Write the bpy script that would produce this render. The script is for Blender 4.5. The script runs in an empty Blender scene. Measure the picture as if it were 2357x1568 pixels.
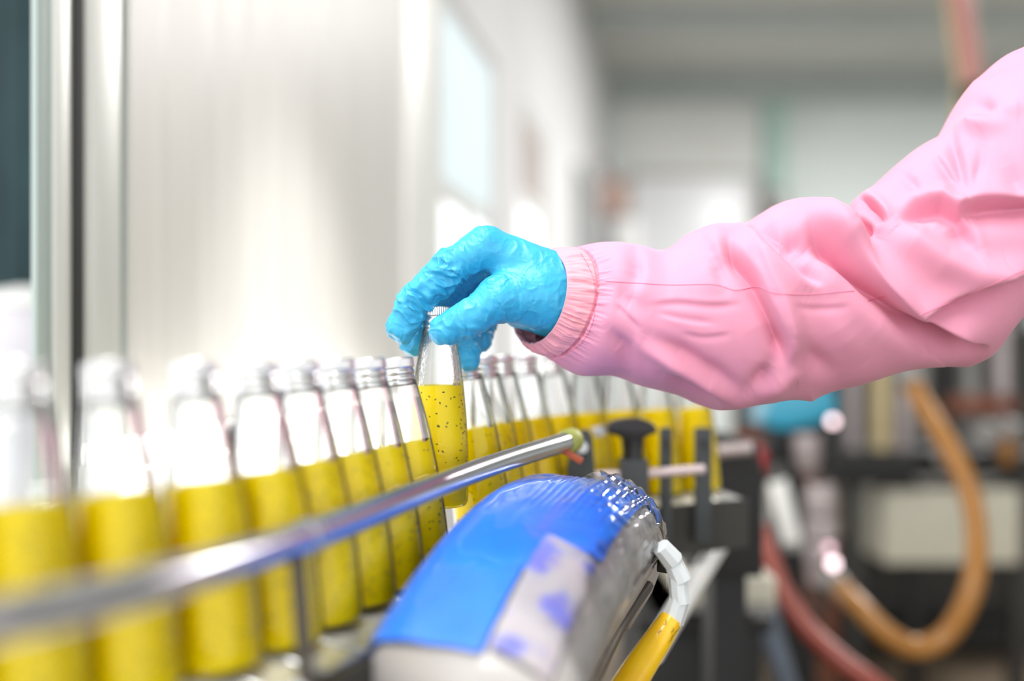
import bpy, bmesh, math, random
import numpy as np
from mathutils import Vector, Matrix
random.seed(7)
rng = np.random.default_rng(11)
scene = bpy.context.scene
C = scene.collection

# ------------------------------------------------------------------ camera, world, exposure
CAM_H = 1.05          # camera height above the floor
F = 2500.0            # focal length in pixels of a 2357 px wide frame
HOR = 800.0           # image row of the horizon
cam_d = bpy.data.cameras.new('camera')
cam_d.sensor_width = 36.0
cam_d.lens = F / 2357 * 36.0
cam_d.shift_y = (HOR - 784.0) / 2357
cam_d.clip_start = 0.02
cam_d.dof.use_dof = True
cam_d.dof.focus_distance = 0.872
cam_d.dof.aperture_fstop = 1.35
cam = bpy.data.objects.new('camera', cam_d)
cam.location = (0, 0, CAM_H)
cam.rotation_euler = (math.pi / 2, 0, 0)
C.objects.link(cam)
scene.camera = cam

world = bpy.data.worlds.new('overcast'); scene.world = world
world.use_nodes = True
wb = world.node_tree.nodes['Background']
wb.inputs[0].default_value = (0.97, 0.985, 1.0, 1)
wb.inputs[1].default_value = 1.6

vs = scene.view_settings
vs.view_transform = 'Standard'; vs.look = 'None'; vs.gamma = 1.0; vs.use_curve_mapping = False
vs.exposure = 0.32
scene.cycles.use_denoising = True
scene.cycles.transparent_max_bounces = 96
scene.cycles.max_bounces = 11
scene.cycles.diffuse_bounces = 6
FILL_W = 26.0         # added fill lamps under the ceiling
SPOT_W = 190.0        # added spot that brightens the panel
GLOW = 2.4            # radiance of the light box behind the bottles

def P(x, y, Z):       # a pixel of the photograph at a real distance
    return np.array([(x - 1178.5) * Z / F, Z, CAM_H - (y - HOR) * Z / F])

# ------------------------------------------------------------------ materials
def lin(c):
    return tuple(((v / 255) / 12.92 if v / 255 <= 0.04045 else ((v / 255 + 0.055) / 1.055) ** 2.4) for v in c)

def mat(name, rgb, rough=0.5, metal=0.0, spec=0.5, var=0.0, vscale=8.0, bump=0.0, bscale=60.0, stretch=(1, 1, 1),
        sss=0.0, coat=0.0, sheen=0.0, rvar=0.0, col2=None, lo=0.35, hi=0.65, aniso=0.0):
    m = bpy.data.materials.new(name); m.use_nodes = True
    nt = m.node_tree; b = nt.nodes['Principled BSDF']
    c = lin(rgb)
    b.inputs['Base Color'].default_value = (*c, 1)
    b.inputs['Roughness'].default_value = rough
    b.inputs['Metallic'].default_value = metal
    b.inputs['Specular IOR Level'].default_value = spec
    if sss:
        b.inputs['Subsurface Weight'].default_value = sss
        b.inputs['Subsurface Radius'].default_value = (0.006, 0.004, 0.004)
        b.inputs['Subsurface Scale'].default_value = 1.0
    if coat:
        b.inputs['Coat Weight'].default_value = coat
        b.inputs['Coat Roughness'].default_value = 0.06
    if sheen:
        b.inputs['Sheen Weight'].default_value = sheen
    tc = nt.nodes.new('ShaderNodeTexCoord'); mp = nt.nodes.new('ShaderNodeMapping')
    mp.inputs['Scale'].default_value = stretch
    nt.links.new(tc.outputs['Object'], mp.inputs['Vector'])
    if var or col2:
        n = nt.nodes.new('ShaderNodeTexNoise'); n.inputs['Scale'].default_value = vscale; n.inputs['Detail'].default_value = 4
        nt.links.new(mp.outputs[0], n.inputs['Vector'])
        r = nt.nodes.new('ShaderNodeValToRGB')
        r.color_ramp.elements[0].position = lo; r.color_ramp.elements[1].position = hi
        if col2:
            a, d = c, lin(col2)
        else:
            a = tuple(max(0, v * (1 - var)) for v in c); d = tuple(min(1, v * (1 + var)) for v in c)
        r.color_ramp.elements[0].color = (*a, 1); r.color_ramp.elements[1].color = (*d, 1)
        nt.links.new(n.outputs['Fac'], r.inputs['Fac']); nt.links.new(r.outputs['Color'], b.inputs['Base Color'])
        if rvar:
            mr = nt.nodes.new('ShaderNodeMapRange')
            mr.inputs['To Min'].default_value = max(0.02, rough - rvar); mr.inputs['To Max'].default_value = rough + rvar
            nt.links.new(n.outputs['Fac'], mr.inputs['Value']); nt.links.new(mr.outputs[0], b.inputs['Roughness'])
    if bump:
        n2 = nt.nodes.new('ShaderNodeTexNoise'); n2.inputs['Scale'].default_value = bscale; n2.inputs['Detail'].default_value = 5
        nt.links.new(mp.outputs[0], n2.inputs['Vector'])
        bp = nt.nodes.new('ShaderNodeBump'); bp.inputs['Strength'].default_value = bump; bp.inputs['Distance'].default_value = 0.002
        nt.links.new(n2.outputs['Fac'], bp.inputs['Height']); nt.links.new(bp.outputs[0], b.inputs['Normal'])
    return m

def glass_mat(name, tint_face, tint_edge, rough=0.03, bump=0.0, bscale=300.0, blend=0.35, gloss=1.0, ior=1.5, epow=4.0, flat=None, bend=0.0):
    """thin clear wall: what is seen through it is tinted more the longer the path through the wall; plus Fresnel gloss"""
    m = bpy.data.materials.new(name); m.use_nodes = True
    nt = m.node_tree; nt.nodes.clear()
    out = nt.nodes.new('ShaderNodeOutputMaterial')
    tr = nt.nodes.new('ShaderNodeBsdfTransparent'); gl = nt.nodes.new('ShaderNodeBsdfGlossy')
    gl.inputs['Roughness'].default_value = rough
    gl.inputs['Color'].default_value = (gloss, gloss, gloss, 1)
    lw = nt.nodes.new('ShaderNodeLayerWeight'); lw.inputs['Blend'].default_value = blend
    mx = nt.nodes.new('ShaderNodeMix'); mx.data_type = 'RGBA'
    mx.inputs['A'].default_value = (*tint_face, 1); mx.inputs['B'].default_value = (*tint_edge, 1)
    pw = nt.nodes.new('ShaderNodeMath'); pw.operation = 'POWER'; pw.inputs[1].default_value = epow
    nt.links.new(lw.outputs['Facing'], pw.inputs[0]); nt.links.new(pw.outputs[0], mx.inputs['Factor'])
    nt.links.new(mx.outputs['Result'], tr.inputs['Color'])
    fr = nt.nodes.new('ShaderNodeFresnel'); fr.inputs['IOR'].default_value = ior
    ms = nt.nodes.new('ShaderNodeMixShader')
    if flat is None: nt.links.new(fr.outputs[0], ms.inputs[0])
    else: ms.inputs[0].default_value = flat
    nt.links.new(tr.outputs[0], ms.inputs[1]); nt.links.new(gl.outputs[0], ms.inputs[2])
    if bend:      # the part of the light that is bent by the thick wall
        rf = nt.nodes.new('ShaderNodeBsdfRefraction'); rf.inputs['IOR'].default_value = 1.48; rf.inputs['Roughness'].default_value = 0.02
        rf.inputs['Color'].default_value = (*tint_face, 1)
        mr_ = nt.nodes.new('ShaderNodeMixShader'); mr_.inputs[0].default_value = bend
        nt.links.new(tr.outputs[0], mr_.inputs[1]); nt.links.new(rf.outputs[0], mr_.inputs[2]); nt.links.new(mr_.outputs[0], ms.inputs[1])
    nt.links.new(ms.outputs[0], out.inputs['Surface'])
    if bump:
        tc = nt.nodes.new('ShaderNodeTexCoord')
        n = nt.nodes.new('ShaderNodeTexNoise'); n.inputs['Scale'].default_value = bscale; n.inputs['Detail'].default_value = 3
        nt.links.new(tc.outputs['Object'], n.inputs['Vector'])
        bp = nt.nodes.new('ShaderNodeBump'); bp.inputs['Strength'].default_value = bump; bp.inputs['Distance'].default_value = 0.002
        nt.links.new(n.outputs['Fac'], bp.inputs['Height'])
        for nd in (gl, fr, lw):
            nt.links.new(bp.outputs[0], nd.inputs['Normal'])
    return m

def emit_mat(name, rgb, strength):
    m = bpy.data.materials.new(name); m.use_nodes = True
    b = m.node_tree.nodes['Principled BSDF']
    b.inputs['Base Color'].default_value = (*lin(rgb), 1)
    b.inputs['Emission Color'].default_value = (*lin(rgb), 1); b.inputs['Emission Strength'].default_value = strength
    return m

def translucent_mat(name, rgb, tfac=0.5, rough=0.2, gloss=0.06, var=0.0, vscale=30):
    m = bpy.data.materials.new(name); m.use_nodes = True
    nt = m.node_tree; nt.nodes.clear(); c = (*lin(rgb), 1)
    out = nt.nodes.new('ShaderNodeOutputMaterial')
    d = nt.nodes.new('ShaderNodeBsdfDiffuse'); t = nt.nodes.new('ShaderNodeBsdfTranslucent'); g = nt.nodes.new('ShaderNodeBsdfGlossy')
    d.inputs[0].default_value = c; t.inputs[0].default_value = c; g.inputs['Roughness'].default_value = rough
    if var:
        tc = nt.nodes.new('ShaderNodeTexCoord')
        n = nt.nodes.new('ShaderNodeTexNoise'); n.inputs['Scale'].default_value = vscale
        nt.links.new(tc.outputs['Object'], n.inputs['Vector'])
        r = nt.nodes.new('ShaderNodeValToRGB')
        r.color_ramp.elements[0].color = (*[v * (1 - var) for v in c[:3]], 1); r.color_ramp.elements[1].color = c
        nt.links.new(n.outputs['Fac'], r.inputs['Fac'])
        nt.links.new(r.outputs[0], d.inputs[0]); nt.links.new(r.outputs[0], t.inputs[0])
    m1 = nt.nodes.new('ShaderNodeMixShader'); m1.inputs[0].default_value = tfac
    m2 = nt.nodes.new('ShaderNodeMixShader'); m2.inputs[0].default_value = gloss
    nt.links.new(d.outputs[0], m1.inputs[1]); nt.links.new(t.outputs[0], m1.inputs[2])
    nt.links.new(m1.outputs[0], m2.inputs[1]); nt.links.new(g.outputs[0], m2.inputs[2]); nt.links.new(m2.outputs[0], out.inputs['Surface'])
    return m

M = {}
M['panel'] = mat('satin_panel', (205, 203, 199), rough=0.42, spec=0.5, var=0.05, vscale=6, stretch=(6, 6, 0.25), rvar=0.08)
M['wall'] = mat('white_wall', (212, 212, 214), rough=0.6, var=0.04, vscale=2)
M['back_wall'] = mat('grey_green_wall', (222, 230, 229), rough=0.6, var=0.04, vscale=1.2)
M['back_wall2'] = mat('grey_wall_panel', (232, 234, 232), rough=0.6, var=0.04, vscale=1.2)
M['green_post'] = mat('green_column', (176, 206, 198), rough=0.5, var=0.06)
M['ceiling'] = mat('grey_ceiling', (206, 210, 208), rough=0.8, var=0.05, vscale=1.0)
M['beam'] = mat('grey_beam', (182, 192, 190), rough=0.6, var=0.05)
M['floor'] = mat('worn_floor', (110, 96, 80), rough=0.45, var=0.18, vscale=3, bump=0.2, bscale=20)
M['alu'] = mat('aluminium', (205, 206, 202), rough=0.38, metal=0.35, var=0.05, vscale=5, stretch=(8, 8, 0.3))
M['alu_green'] = mat('green_grey_aluminium', (160, 172, 168), rough=0.4, metal=0.2, var=0.05, vscale=5, stretch=(8, 8, 0.3))
M['black_rubber'] = mat('black_rubber', (26, 28, 27), rough=0.6, var=0.1)
M['dark_glass'] = mat('dark_teal_glass', (40, 62, 66), rough=0.5, spec=0.2, var=0.35, vscale=5, stretch=(1, 1, 0.4))
M['lilac_reflection'] = mat('pale_lilac_reflection', (204, 202, 208), rough=0.35, var=0.06, vscale=8)  # lilac of a blurry glass reflection, given to the added drum
M['frost'] = translucent_mat('frosted_glass', (240, 246, 247), 0.85, 0.3, 0.05, 0.03, 3)
M['clear'] = glass_mat('window_glass', (0.985, 0.99, 0.99), (0.97, 0.98, 0.98), flat=0.04)
M['brown_pane'] = mat('brown_grey_board', (176, 166, 164), rough=0.5, var=0.08)
M['dark_pane'] = mat('dark_grey_board', (128, 134, 134), rough=0.4, var=0.08)
M['white_board'] = mat('white_board', (240, 242, 246), rough=0.3, var=0.015)
M['grey_frame'] = mat('grey_frame', (180, 178, 172), rough=0.4, var=0.05)
M['light_box'] = emit_mat('light_box_diffuser', (255, 253, 248), GLOW)
M['white_metal'] = mat('white_painted_metal', (225, 225, 222), rough=0.4, var=0.03)
M['tube_glow'] = emit_mat('lamp_diffuser', (255, 252, 246), 3.0)

M['glass'] = glass_mat('bottle_glass', (0.985, 0.99, 0.988), (0.70, 0.75, 0.76), 0.03, 0.0, blend=0.5, ior=1.35, epow=3.0, bend=0.10)
M['glass_wet'] = glass_mat('wet_bottle_glass', (0.985, 0.99, 0.988), (0.70, 0.75, 0.76), 0.04, 0.35, 420.0, blend=0.5, ior=1.35, epow=3.0, bend=0.10)
M['drink'] = translucent_mat('yellow_drink', (255, 230, 0), 0.06, 0.12, 0.003, 0.02, 18)
M['seed'] = mat('seed', (70, 60, 25), rough=0.4, col2=(160, 150, 20), vscale=60)
M['cap'] = mat('silver_cap', (214, 214, 214), rough=0.27, metal=0.92, var=0.04, vscale=40)
M['chrome'] = mat('chrome_tube', (196, 197, 202), rough=0.26, metal=1.0, var=0.08, vscale=14, stretch=(1, 1, 1), bump=0.03, bscale=90)
M['steel'] = mat('brushed_steel', (196, 197, 197), rough=0.32, metal=0.9, var=0.08, vscale=20, rvar=0.08)
M['dull_steel'] = mat('dull_steel', (84, 78, 72), rough=0.45, metal=0.3, var=0.1, vscale=30)
M['plate'] = mat('chain_plate', (222, 224, 224), rough=0.25, metal=0.55, var=0.05, vscale=20)
M['olive_rubber'] = mat('olive_end_plug', (176, 186, 96), rough=0.55, var=0.15, vscale=50)
M['orange_tab'] = mat('orange_tab', (200, 98, 62), rough=0.5, var=0.1)
M['black_plastic'] = mat('black_plastic', (30, 31, 34), rough=0.42, var=0.15, vscale=20)
M['dark_plastic'] = mat('charcoal_plastic', (52, 58, 60), rough=0.45, var=0.12, vscale=20)
M['pinkish_rod'] = mat('pale_rod', (214, 200, 200), rough=0.35, metal=0.3, var=0.05)

M['glove'] = mat('blue_nitrile', (54, 168, 210), rough=0.42, spec=0.45, var=0.05, vscale=50, bump=0.25, bscale=240, sss=0.08)
M['pink'] = mat('pink_cotton', (222, 148, 172), rough=0.82, spec=0.2, var=0.03, vscale=25, bump=0.06, bscale=900, sheen=0.15)
M['pink_cuff'] = mat('pink_cuff', (230, 156, 168), rough=0.82, spec=0.2, vscale=22, col2=(240, 160, 140), lo=0.62, hi=0.8, bump=0.05, bscale=900, sheen=0.1)
M['pink_thread'] = mat('pink_thread', (226, 132, 160), rough=0.8, var=0.05)

M['blue'] = mat('blue_plastic_wrap', (22, 104, 226), rough=0.34, spec=0.6, col2=(30, 124, 236), vscale=9, coat=0.7, bump=0.12, bscale=60)
M['film'] = glass_mat('clear_film', (0.97, 0.975, 0.98), (0.86, 0.87, 0.88), 0.12, 0.06, 70.0, blend=0.5, gloss=0.95, ior=1.3)
M['box_white'] = mat('white_box', (182, 177, 174), rough=0.4, var=0.05, vscale=14, coat=0.2)
M['label_print'] = mat('printed_label', (178, 172, 176), rough=0.35, col2=(118, 122, 204), vscale=34, lo=0.5, hi=0.62, coat=0.4)
M['tape'] = mat('white_spiral_wrap', (214, 220, 222), rough=0.3, var=0.04, vscale=40, sss=0.1)
M['yellow_pipe'] = mat('yellow_pipe', (252, 204, 10), rough=0.28, col2=(245, 190, 6), vscale=30, bump=0.05, bscale=120, coat=0.3)
M['dirt'] = mat('dark_scuff', (92, 78, 40), rough=0.7, var=0.2, vscale=80)

M['mach_dark'] = mat('dark_machine', (50, 48, 45), rough=0.5, var=0.25, vscale=4)
M['mach_black'] = mat('black_machine', (13, 13, 14), rough=0.6, var=0.2, vscale=6)
M['mach_cream'] = mat('cream_machine', (198, 194, 176), rough=0.45, var=0.06, vscale=3)
M['mach_grey'] = mat('grey_machine', (142, 140, 136), rough=0.4, metal=0.3, var=0.12, vscale=5)
M['mach_teal'] = mat('teal_cover', (28, 142, 172), rough=0.3, var=0.08, vscale=6, coat=0.4)
M['red'] = mat('red_paint', (196, 66, 66), rough=0.4, var=0.08)
M['red_pipe'] = mat('faded_red_pipe', (188, 132, 124), rough=0.4, var=0.06)
M['red_hose'] = mat('red_hose', (132, 58, 46), rough=0.4, var=0.08, vscale=10)
M['orange_hose'] = mat('orange_hose', (158, 106, 40), rough=0.36, var=0.08, vscale=10)
M['blue_grey_hose'] = mat('blue_grey_hose', (98, 108, 122), rough=0.4, var=0.1, vscale=10)
M['beige'] = mat('beige_tube', (202, 184, 140), rough=0.4, var=0.06)
M['mauve_steel'] = mat('mauve_steel', (176, 166, 166), rough=0.35, metal=0.4, var=0.08)
M['rust'] = mat('rust_brown', (120, 66, 42), rough=0.6, var=0.2, vscale=8)
M['brown'] = mat('brown_cloth', (158, 128, 116), rough=0.7, col2=(206, 184, 176), vscale=9)
M['glow_ball'] = emit_mat('painted_glint', (255, 226, 232), 3.2)  # emission in place of bright glints off chrome, here and below
M['glow_ball_dim'] = emit_mat('painted_glint_dim', (255, 214, 226), 1.2)

# ------------------------------------------------------------------ helpers
def tag(o, label=None, cat=None, group=None, kind=None):
    if label: o['label'] = label
    if cat: o['category'] = cat
    if group: o['group'] = group
    if kind: o['kind'] = kind
    return o

def thing(name, label, cat, loc, group=None):
    o = bpy.data.objects.new(name, None); C.objects.link(o)
    o.empty_display_size = 0.02
    o.location = Vector([float(v) for v in loc])
    return tag(o, label, cat, group)

def wloc(o):
    v = Vector((0, 0, 0))
    while o is not None:
        v += o.location; o = o.parent
    return v

def link(name, me, m, parent=None, **kw):
    """vertices are given in world space; a child is shifted by its parents' places"""
    o = bpy.data.objects.new(name, me)
    if m is not None and not me.materials: me.materials.append(m)
    C.objects.link(o)
    if parent is not None:
        o.parent = parent; o.location = -wloc(parent)
    return tag(o, **kw)

def mesh(name, v, f, smooth=True):
    me = bpy.data.meshes.new(name)
    me.from_pydata([tuple(map(float, p)) for p in v], [], [tuple(map(int, q)) for q in f])
    me.polygons.foreach_set('use_smooth', [smooth] * len(me.polygons))
    me.update()
    return me

def bm_mesh(name, bm, smooth=True):
    bmesh.ops.recalc_face_normals(bm, faces=bm.faces[:])
    me = bpy.data.meshes.new(name); bm.to_mesh(me); bm.free()
    me.polygons.foreach_set('use_smooth', [smooth] * len(me.polygons))
    if smooth:
        try: me.set_sharp_from_angle(angle=math.radians(40))
        except Exception: pass
    return me

def box_mesh(name, c, half, axes=None, bev=0.003, seg=2):
    bm = bmesh.new(); bmesh.ops.create_cube(bm, size=2.0)
    ax = axes or (Vector((1, 0, 0)), Vector((0, 1, 0)), Vector((0, 0, 1)))
    for v in bm.verts:
        p = v.co.copy()
        v.co = Vector([float(k) for k in c]) + Vector(ax[0]) * p.x * half[0] + Vector(ax[1]) * p.y * half[1] + Vector(ax[2]) * p.z * half[2]
    if bev:
        bmesh.ops.bevel(bm, geom=bm.edges[:], offset=bev, segments=seg, profile=0.6, affect='EDGES')
    return bm_mesh(name, bm)

def boxpx(name, x0, y0, x1, y1, Z, depth, bev=0.003):
    a = P(x0, y0, Z); b = P(x1, y1, Z)
    c = ((a[0] + b[0]) / 2, Z + depth / 2, (a[2] + b[2]) / 2)
    return box_mesh(name, c, (abs(b[0] - a[0]) / 2, depth / 2, abs(b[2] - a[2]) / 2), None, bev)

def smooth_path(pts, n=12):
    pts = [np.array(p, float) for p in pts]
    if len(pts) < 3: return np.array([pts[0] + (pts[1] - pts[0]) * t for t in np.linspace(0, 1, n + 1)])
    ext = [2 * pts[0] - pts[1]] + pts + [2 * pts[-1] - pts[-2]]
    out = []
    for i in range(1, len(ext) - 2):
        p0, p1, p2, p3 = ext[i - 1], ext[i], ext[i + 1], ext[i + 2]
        for t in np.arange(0, 1, 1 / n):
            out.append(0.5 * ((2 * p1) + (-p0 + p2) * t + (2 * p0 - 5 * p1 + 4 * p2 - p3) * t ** 2 + (-p0 + 3 * p1 - 3 * p2 + p3) * t ** 3))
    out.append(pts[-1])
    return np.array(out)

def tube_mesh(name, pts, r, segs=24, caps=True, smooth=True, spin=0.0):
    pts = np.array(pts, float); n = len(pts)
    rr = np.interp(np.linspace(0, 1, n), np.linspace(0, 1, len(r)), r) if isinstance(r, (list, tuple, np.ndarray)) else np.full(n, r)
    tan = np.gradient(pts, axis=0); tan /= np.linalg.norm(tan, axis=1)[:, None]
    up = np.array([0, 0, 1.0])
    if abs(tan[0] @ up) > 0.9: up = np.array([1.0, 0, 0])
    u = np.cross(tan[0], up); u /= np.linalg.norm(u)
    v, f = [], []
    for i in range(n):
        u = u - tan[i] * (u @ tan[i]); u /= np.linalg.norm(u); w = np.cross(tan[i], u)
        for k in range(segs):
            a = 2 * math.pi * k / segs + spin
            v.append(pts[i] + (u * math.cos(a) + w * math.sin(a)) * rr[i])
    for i in range(n - 1):
        for k in range(segs):
            a, b = i * segs + k, i * segs + (k + 1) % segs
            f.append((a, b, b + segs, a + segs))
    if caps:
        f.append(tuple(range(segs - 1, -1, -1))); f.append(tuple((n - 1) * segs + k for k in range(segs)))
    bm = bmesh.new(); me = mesh(name, v, f, smooth); bm.from_mesh(me); bpy.data.meshes.remove(me)
    return bm_mesh(name, bm, smooth)

def lathe(name, prof, segs=48, closed=False, org=(0, 0, 0)):
    v, f = [], []
    n = len(prof)
    for (r, z) in prof:
        for k in range(segs):
            a = 2 * math.pi * k / segs
            v.append((org[0] + r * math.cos(a), org[1] + r * math.sin(a), org[2] + z))
    for i in range(n - 1):
        for k in range(segs):
            a, b = i * segs + k, i * segs + (k + 1) % segs
            f.append((a, b, b + segs, a + segs))
    me = mesh(name, v, f); bm = bmesh.new(); bm.from_mesh(me); bpy.data.meshes.remove(me)
    bmesh.ops.remove_doubles(bm, verts=bm.verts[:], dist=1e-6)
    return bm_mesh(name, bm)

def _hash(ix, iy, iz):
    n = (ix.astype(np.int64) * 73856093) ^ (iy.astype(np.int64) * 19349663) ^ (iz.astype(np.int64) * 83492791)
    n = (n ^ (n >> 13)) * 1274126177 & 0x7fffffff
    n = (n ^ (n >> 16)) & 0xffff
    return n / 65535.0

def vnoise(p):
    p = np.asarray(p, float); i = np.floor(p).astype(np.int64); t = p - i
    t = t * t * t * (t * (t * 6 - 15) + 10)
    r = 0
    for dx in (0, 1):
        for dy in (0, 1):
            for dz in (0, 1):
                w = (t[:, 0] if dx else 1 - t[:, 0]) * (t[:, 1] if dy else 1 - t[:, 1]) * (t[:, 2] if dz else 1 - t[:, 2])
                r = r + w * _hash(i[:, 0] + dx, i[:, 1] + dy, i[:, 2] + dz)
    return r

def ridge(p, sharp=1.0):
    return (1 - np.abs(2 * vnoise(p) - 1)) ** sharp

def vnormals(v, f):
    v = np.asarray(v); f = np.asarray(f)
    fn = np.cross(v[f[:, 2]] - v[f[:, 0]], v[f[:, 3]] - v[f[:, 1]])
    n = np.zeros_like(v)
    for k in range(4): np.add.at(n, f[:, k], fn)
    return n / (np.linalg.norm(n, axis=1)[:, None] + 1e-12)

# ------------------------------------------------------------------ the setting
def wall_piece(name, a, b, z0, z1, th, m, parent=None, bev=0.0, **kw):
    """upright slab between plan points a and b, heights given relative to the camera, thickness to the outside"""
    a = np.array(a, float); b = np.array(b, float)
    d = b - a; L = np.linalg.norm(d); d /= L; n = np.array([-d[1], d[0]])      # towards the outside (left)
    c = (a + b) / 2 + n * th / 2
    me = box_mesh(name, (c[0], c[1], CAM_H + (z0 + z1) / 2), (L / 2, th / 2, (z1 - z0) / 2),
                  (Vector((d[0], d[1], 0)), Vector((n[0], n[1], 0)), Vector((0, 0, 1))), bev)
    return link(name, me, m, parent, **kw)

CEIL = 1.98
FLOORZ = -CAM_H
bm = box_mesh('floor', (2.6, 3.0, -0.03), (4.2, 6.0, 0.03), None, 0)
link('floor', bm, M['floor'], kind='structure')
ceil = link('ceiling', box_mesh('ceiling', (3.1, 3.0, CAM_H + CEIL + 0.03), (3.85, 6.0, 0.03), None, 0), M['ceiling'], kind='structure')
for k, yy in enumerate((3.4, 4.9, 6.4)):
    link('ceiling_beam', box_mesh('ceiling_beam', (2.6, yy, CAM_H + CEIL - 0.05), (3.6, 0.05, 0.05), None, 0.004), M['beam'], ceil)

link('wall_right', box_mesh('wall_right', (6.86, 3.0, CAM_H + (CEIL + FLOORZ) / 2), (0.05, 6.0, (CEIL - FLOORZ) / 2), None, 0), M['back_wall'], kind='structure')
def wx(Z): return -0.574 + 0.16 * Z
def zat(x):
    u = x - 1178.5
    return 1435.0 / (400.0 - u)
def wpt(x):
    Z = zat(x); return (wx(Z), Z)
BZ = 8.0
TOPZ = CEIL
# wall_left: white window wall running to the far corner, with two openings
wall_left = wall_piece('wall_left', wpt(1318), (wx(BZ), BZ), FLOORZ, TOPZ, 0.03, M['wall'], kind='structure')
HEAD = 0.86
wall_piece('wall_head', wpt(985), wpt(1318), HEAD, TOPZ, 0.03, M['wall'], wall_left)
wall_piece('wall_sill', wpt(985), wpt(1318), FLOORZ, -0.30, 0.03, M['wall'], wall_left)
wall_piece('wall_pier', wpt(985), wpt(1008), -0.30, HEAD, 0.03, M['wall'], wall_left)
wall_piece('wall_pier', wpt(1142), wpt(1197), -0.30, HEAD, 0.03, M['wall'], wall_left)
wall_piece('wall_pier', wpt(1254), wpt(1318), -0.30, HEAD, 0.03, M['wall'], wall_left)

def window(num, x0, x1, ytr, upper, nbars):
    a, b = np.array(wpt(x0)), np.array(wpt(x1))
    d = (b - a) / np.linalg.norm(b - a); nrm = np.array([-d[1], d[0]])
    Zm = (a[1] + b[1]) / 2
    zt = -(ytr - HOR) * Zm / F
    off = nrm * 0.008
    w = bpy.data.objects.new('window_%d' % num, None); C.objects.link(w)
    w.location = (a[0], a[1], CAM_H - 0.30); tag(w, kind='structure')
    L = np.linalg.norm(b - a)
    def seg(t0, t1, z0, z1, th, m, nm, o=off):
        wall_piece(nm, a + d * L * t0 + o, a + d * L * t1 + o, z0, z1, th, m, w)
    seg(0.0, 1.0, zt - 0.02, zt + 0.02, 0.015, M['white_metal'], 'transom')
    seg(0.0, 0.04, -0.30, HEAD, 0.015, M['white_metal'], 'frame_jamb')
    seg(0.96, 1.0, -0.30, HEAD, 0.015, M['white_metal'], 'frame_jamb')
    seg(0.04, 0.96, HEAD - 0.03, HEAD, 0.015, M['white_metal'], 'frame_head')
    seg(0.04, 0.96, -0.30, -0.27, 0.015, M['white_metal'], 'frame_sill')
    seg(0.04, 0.96, zt + 0.02, HEAD - 0.03, 0.012, upper, 'pane', off * 1.3)
    for k in range(nbars):
        t = 0.04 + 0.92 * (k + 1) / (nbars + 1)
        seg(t - 0.012, t + 0.012, -0.27, zt - 0.02, 0.01, M['white_metal'], 'glazing_bar')
    for k in range(nbars + 1):
        t0 = 0.04 + 0.92 * k / (nbars + 1) + 0.012; t1 = 0.04 + 0.92 * (k + 1) / (nbars + 1) - 0.012
        seg(t0, t1, -0.27, zt - 0.02, 0.006, M['clear'], 'pane', off * 1.5)
window(1, 1008, 1142, 470, M['frost'], 1)
window(2, 1197, 1254, 468, M['brown_pane'], 0)
# dark door leaf in the far corner
dr = wall_piece('door_1', np.array(wpt(1322)) + (0.02, 0), np.array(wpt(1350)) + (0.02, 0), FLOORZ, 0.95, 0.03, M['dark_pane'], kind='structure')
pa = np.array(wpt(1325)) + (0.03, 0)
link('door_handle', tube_mesh('door_handle', [(pa[0] + .02, pa[1], CAM_H - .05), (pa[0] + .03, pa[1] + .1, CAM_H - .05)], 0.012, 10), M['steel'], dr)

# wall_back with its panels, green column and edge beam
wb_o = link('wall_back', box_mesh('wall_back', (3.6, BZ + 0.06, CAM_H + (CEIL + FLOORZ) / 2), (3.2, 0.06, (CEIL - FLOORZ) / 2), None, 0), M['back_wall'], kind='structure')
def bw(x): return (x - 1178.5) * BZ / F
link('wall_panel', box_mesh('wall_panel', ((bw(1425) + bw(1752)) / 2, BZ - 0.012, CAM_H + 0.72), ((bw(1752) - bw(1425)) / 2, 0.012, 1.2), None, 0.004), M['back_wall2'], wb_o)
link('wall_panel', box_mesh('wall_panel', ((bw(1806) + bw(2330)) / 2, BZ - 0.012, CAM_H + 0.72), ((bw(2330) - bw(1806)) / 2, 0.012, 1.2), None, 0.004), M['back_wall'], wb_o)
link('column', box_mesh('column', (bw(1779), BZ - 0.05, CAM_H + (CEIL + FLOORZ) / 2), ((bw(1804) - bw(1757)) / 2, 0.05, (CEIL - FLOORZ) / 2), None, 0.006), M['green_post'], wb_o)
link('edge_beam', box_mesh('edge_beam', (3.6, BZ - 0.10, CAM_H + CEIL - 0.09), (3.2, 0.10, 0.09), None, 0.006), M['beam'], wb_o)

# machine guard panel at the left (satin panel in an aluminium frame)
gp = thing('guard_panel', 'tall pale satin guard panel in aluminium frame behind the bottle row', 'panel', P(300, 800, 1.22) + np.array([0, 0, FLOORZ]))
pl, pr = P(300, 800, 1.22)[:2], P(1003, 800, 2.42)[:2]
wall_piece('panel_sheet', pl, pr, FLOORZ, 1.5, 0.02, M['panel'], gp)
dpan = (pr - pl) / np.linalg.norm(pr - pl)
wall_piece('end_strip', P(925, 800, 2.20)[:2] + np.array([0.012, -0.004]), pr + np.array([0.014, 0.0]), FLOORZ, 1.5, 0.014, M['white_metal'], gp, 0.002)
q = [P(300, 800, 1.22)[:2], P(268, 800, 1.195)[:2], P(205, 800, 1.15)[:2], P(190, 800, 1.14)[:2], P(166, 800, 1.125)[:2], P(92, 800, 1.08)[:2]]
def strip(nm, a, b, th, m, push, z1=1.5):
    a = np.array(a); b = np.array(b); d = (b - a) / np.linalg.norm(b - a); n = np.array([-d[1], d[0]])
    wall_piece(nm, a + n * push, b + n * push, FLOORZ, z1, th, m, gp, 0.002)
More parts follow.
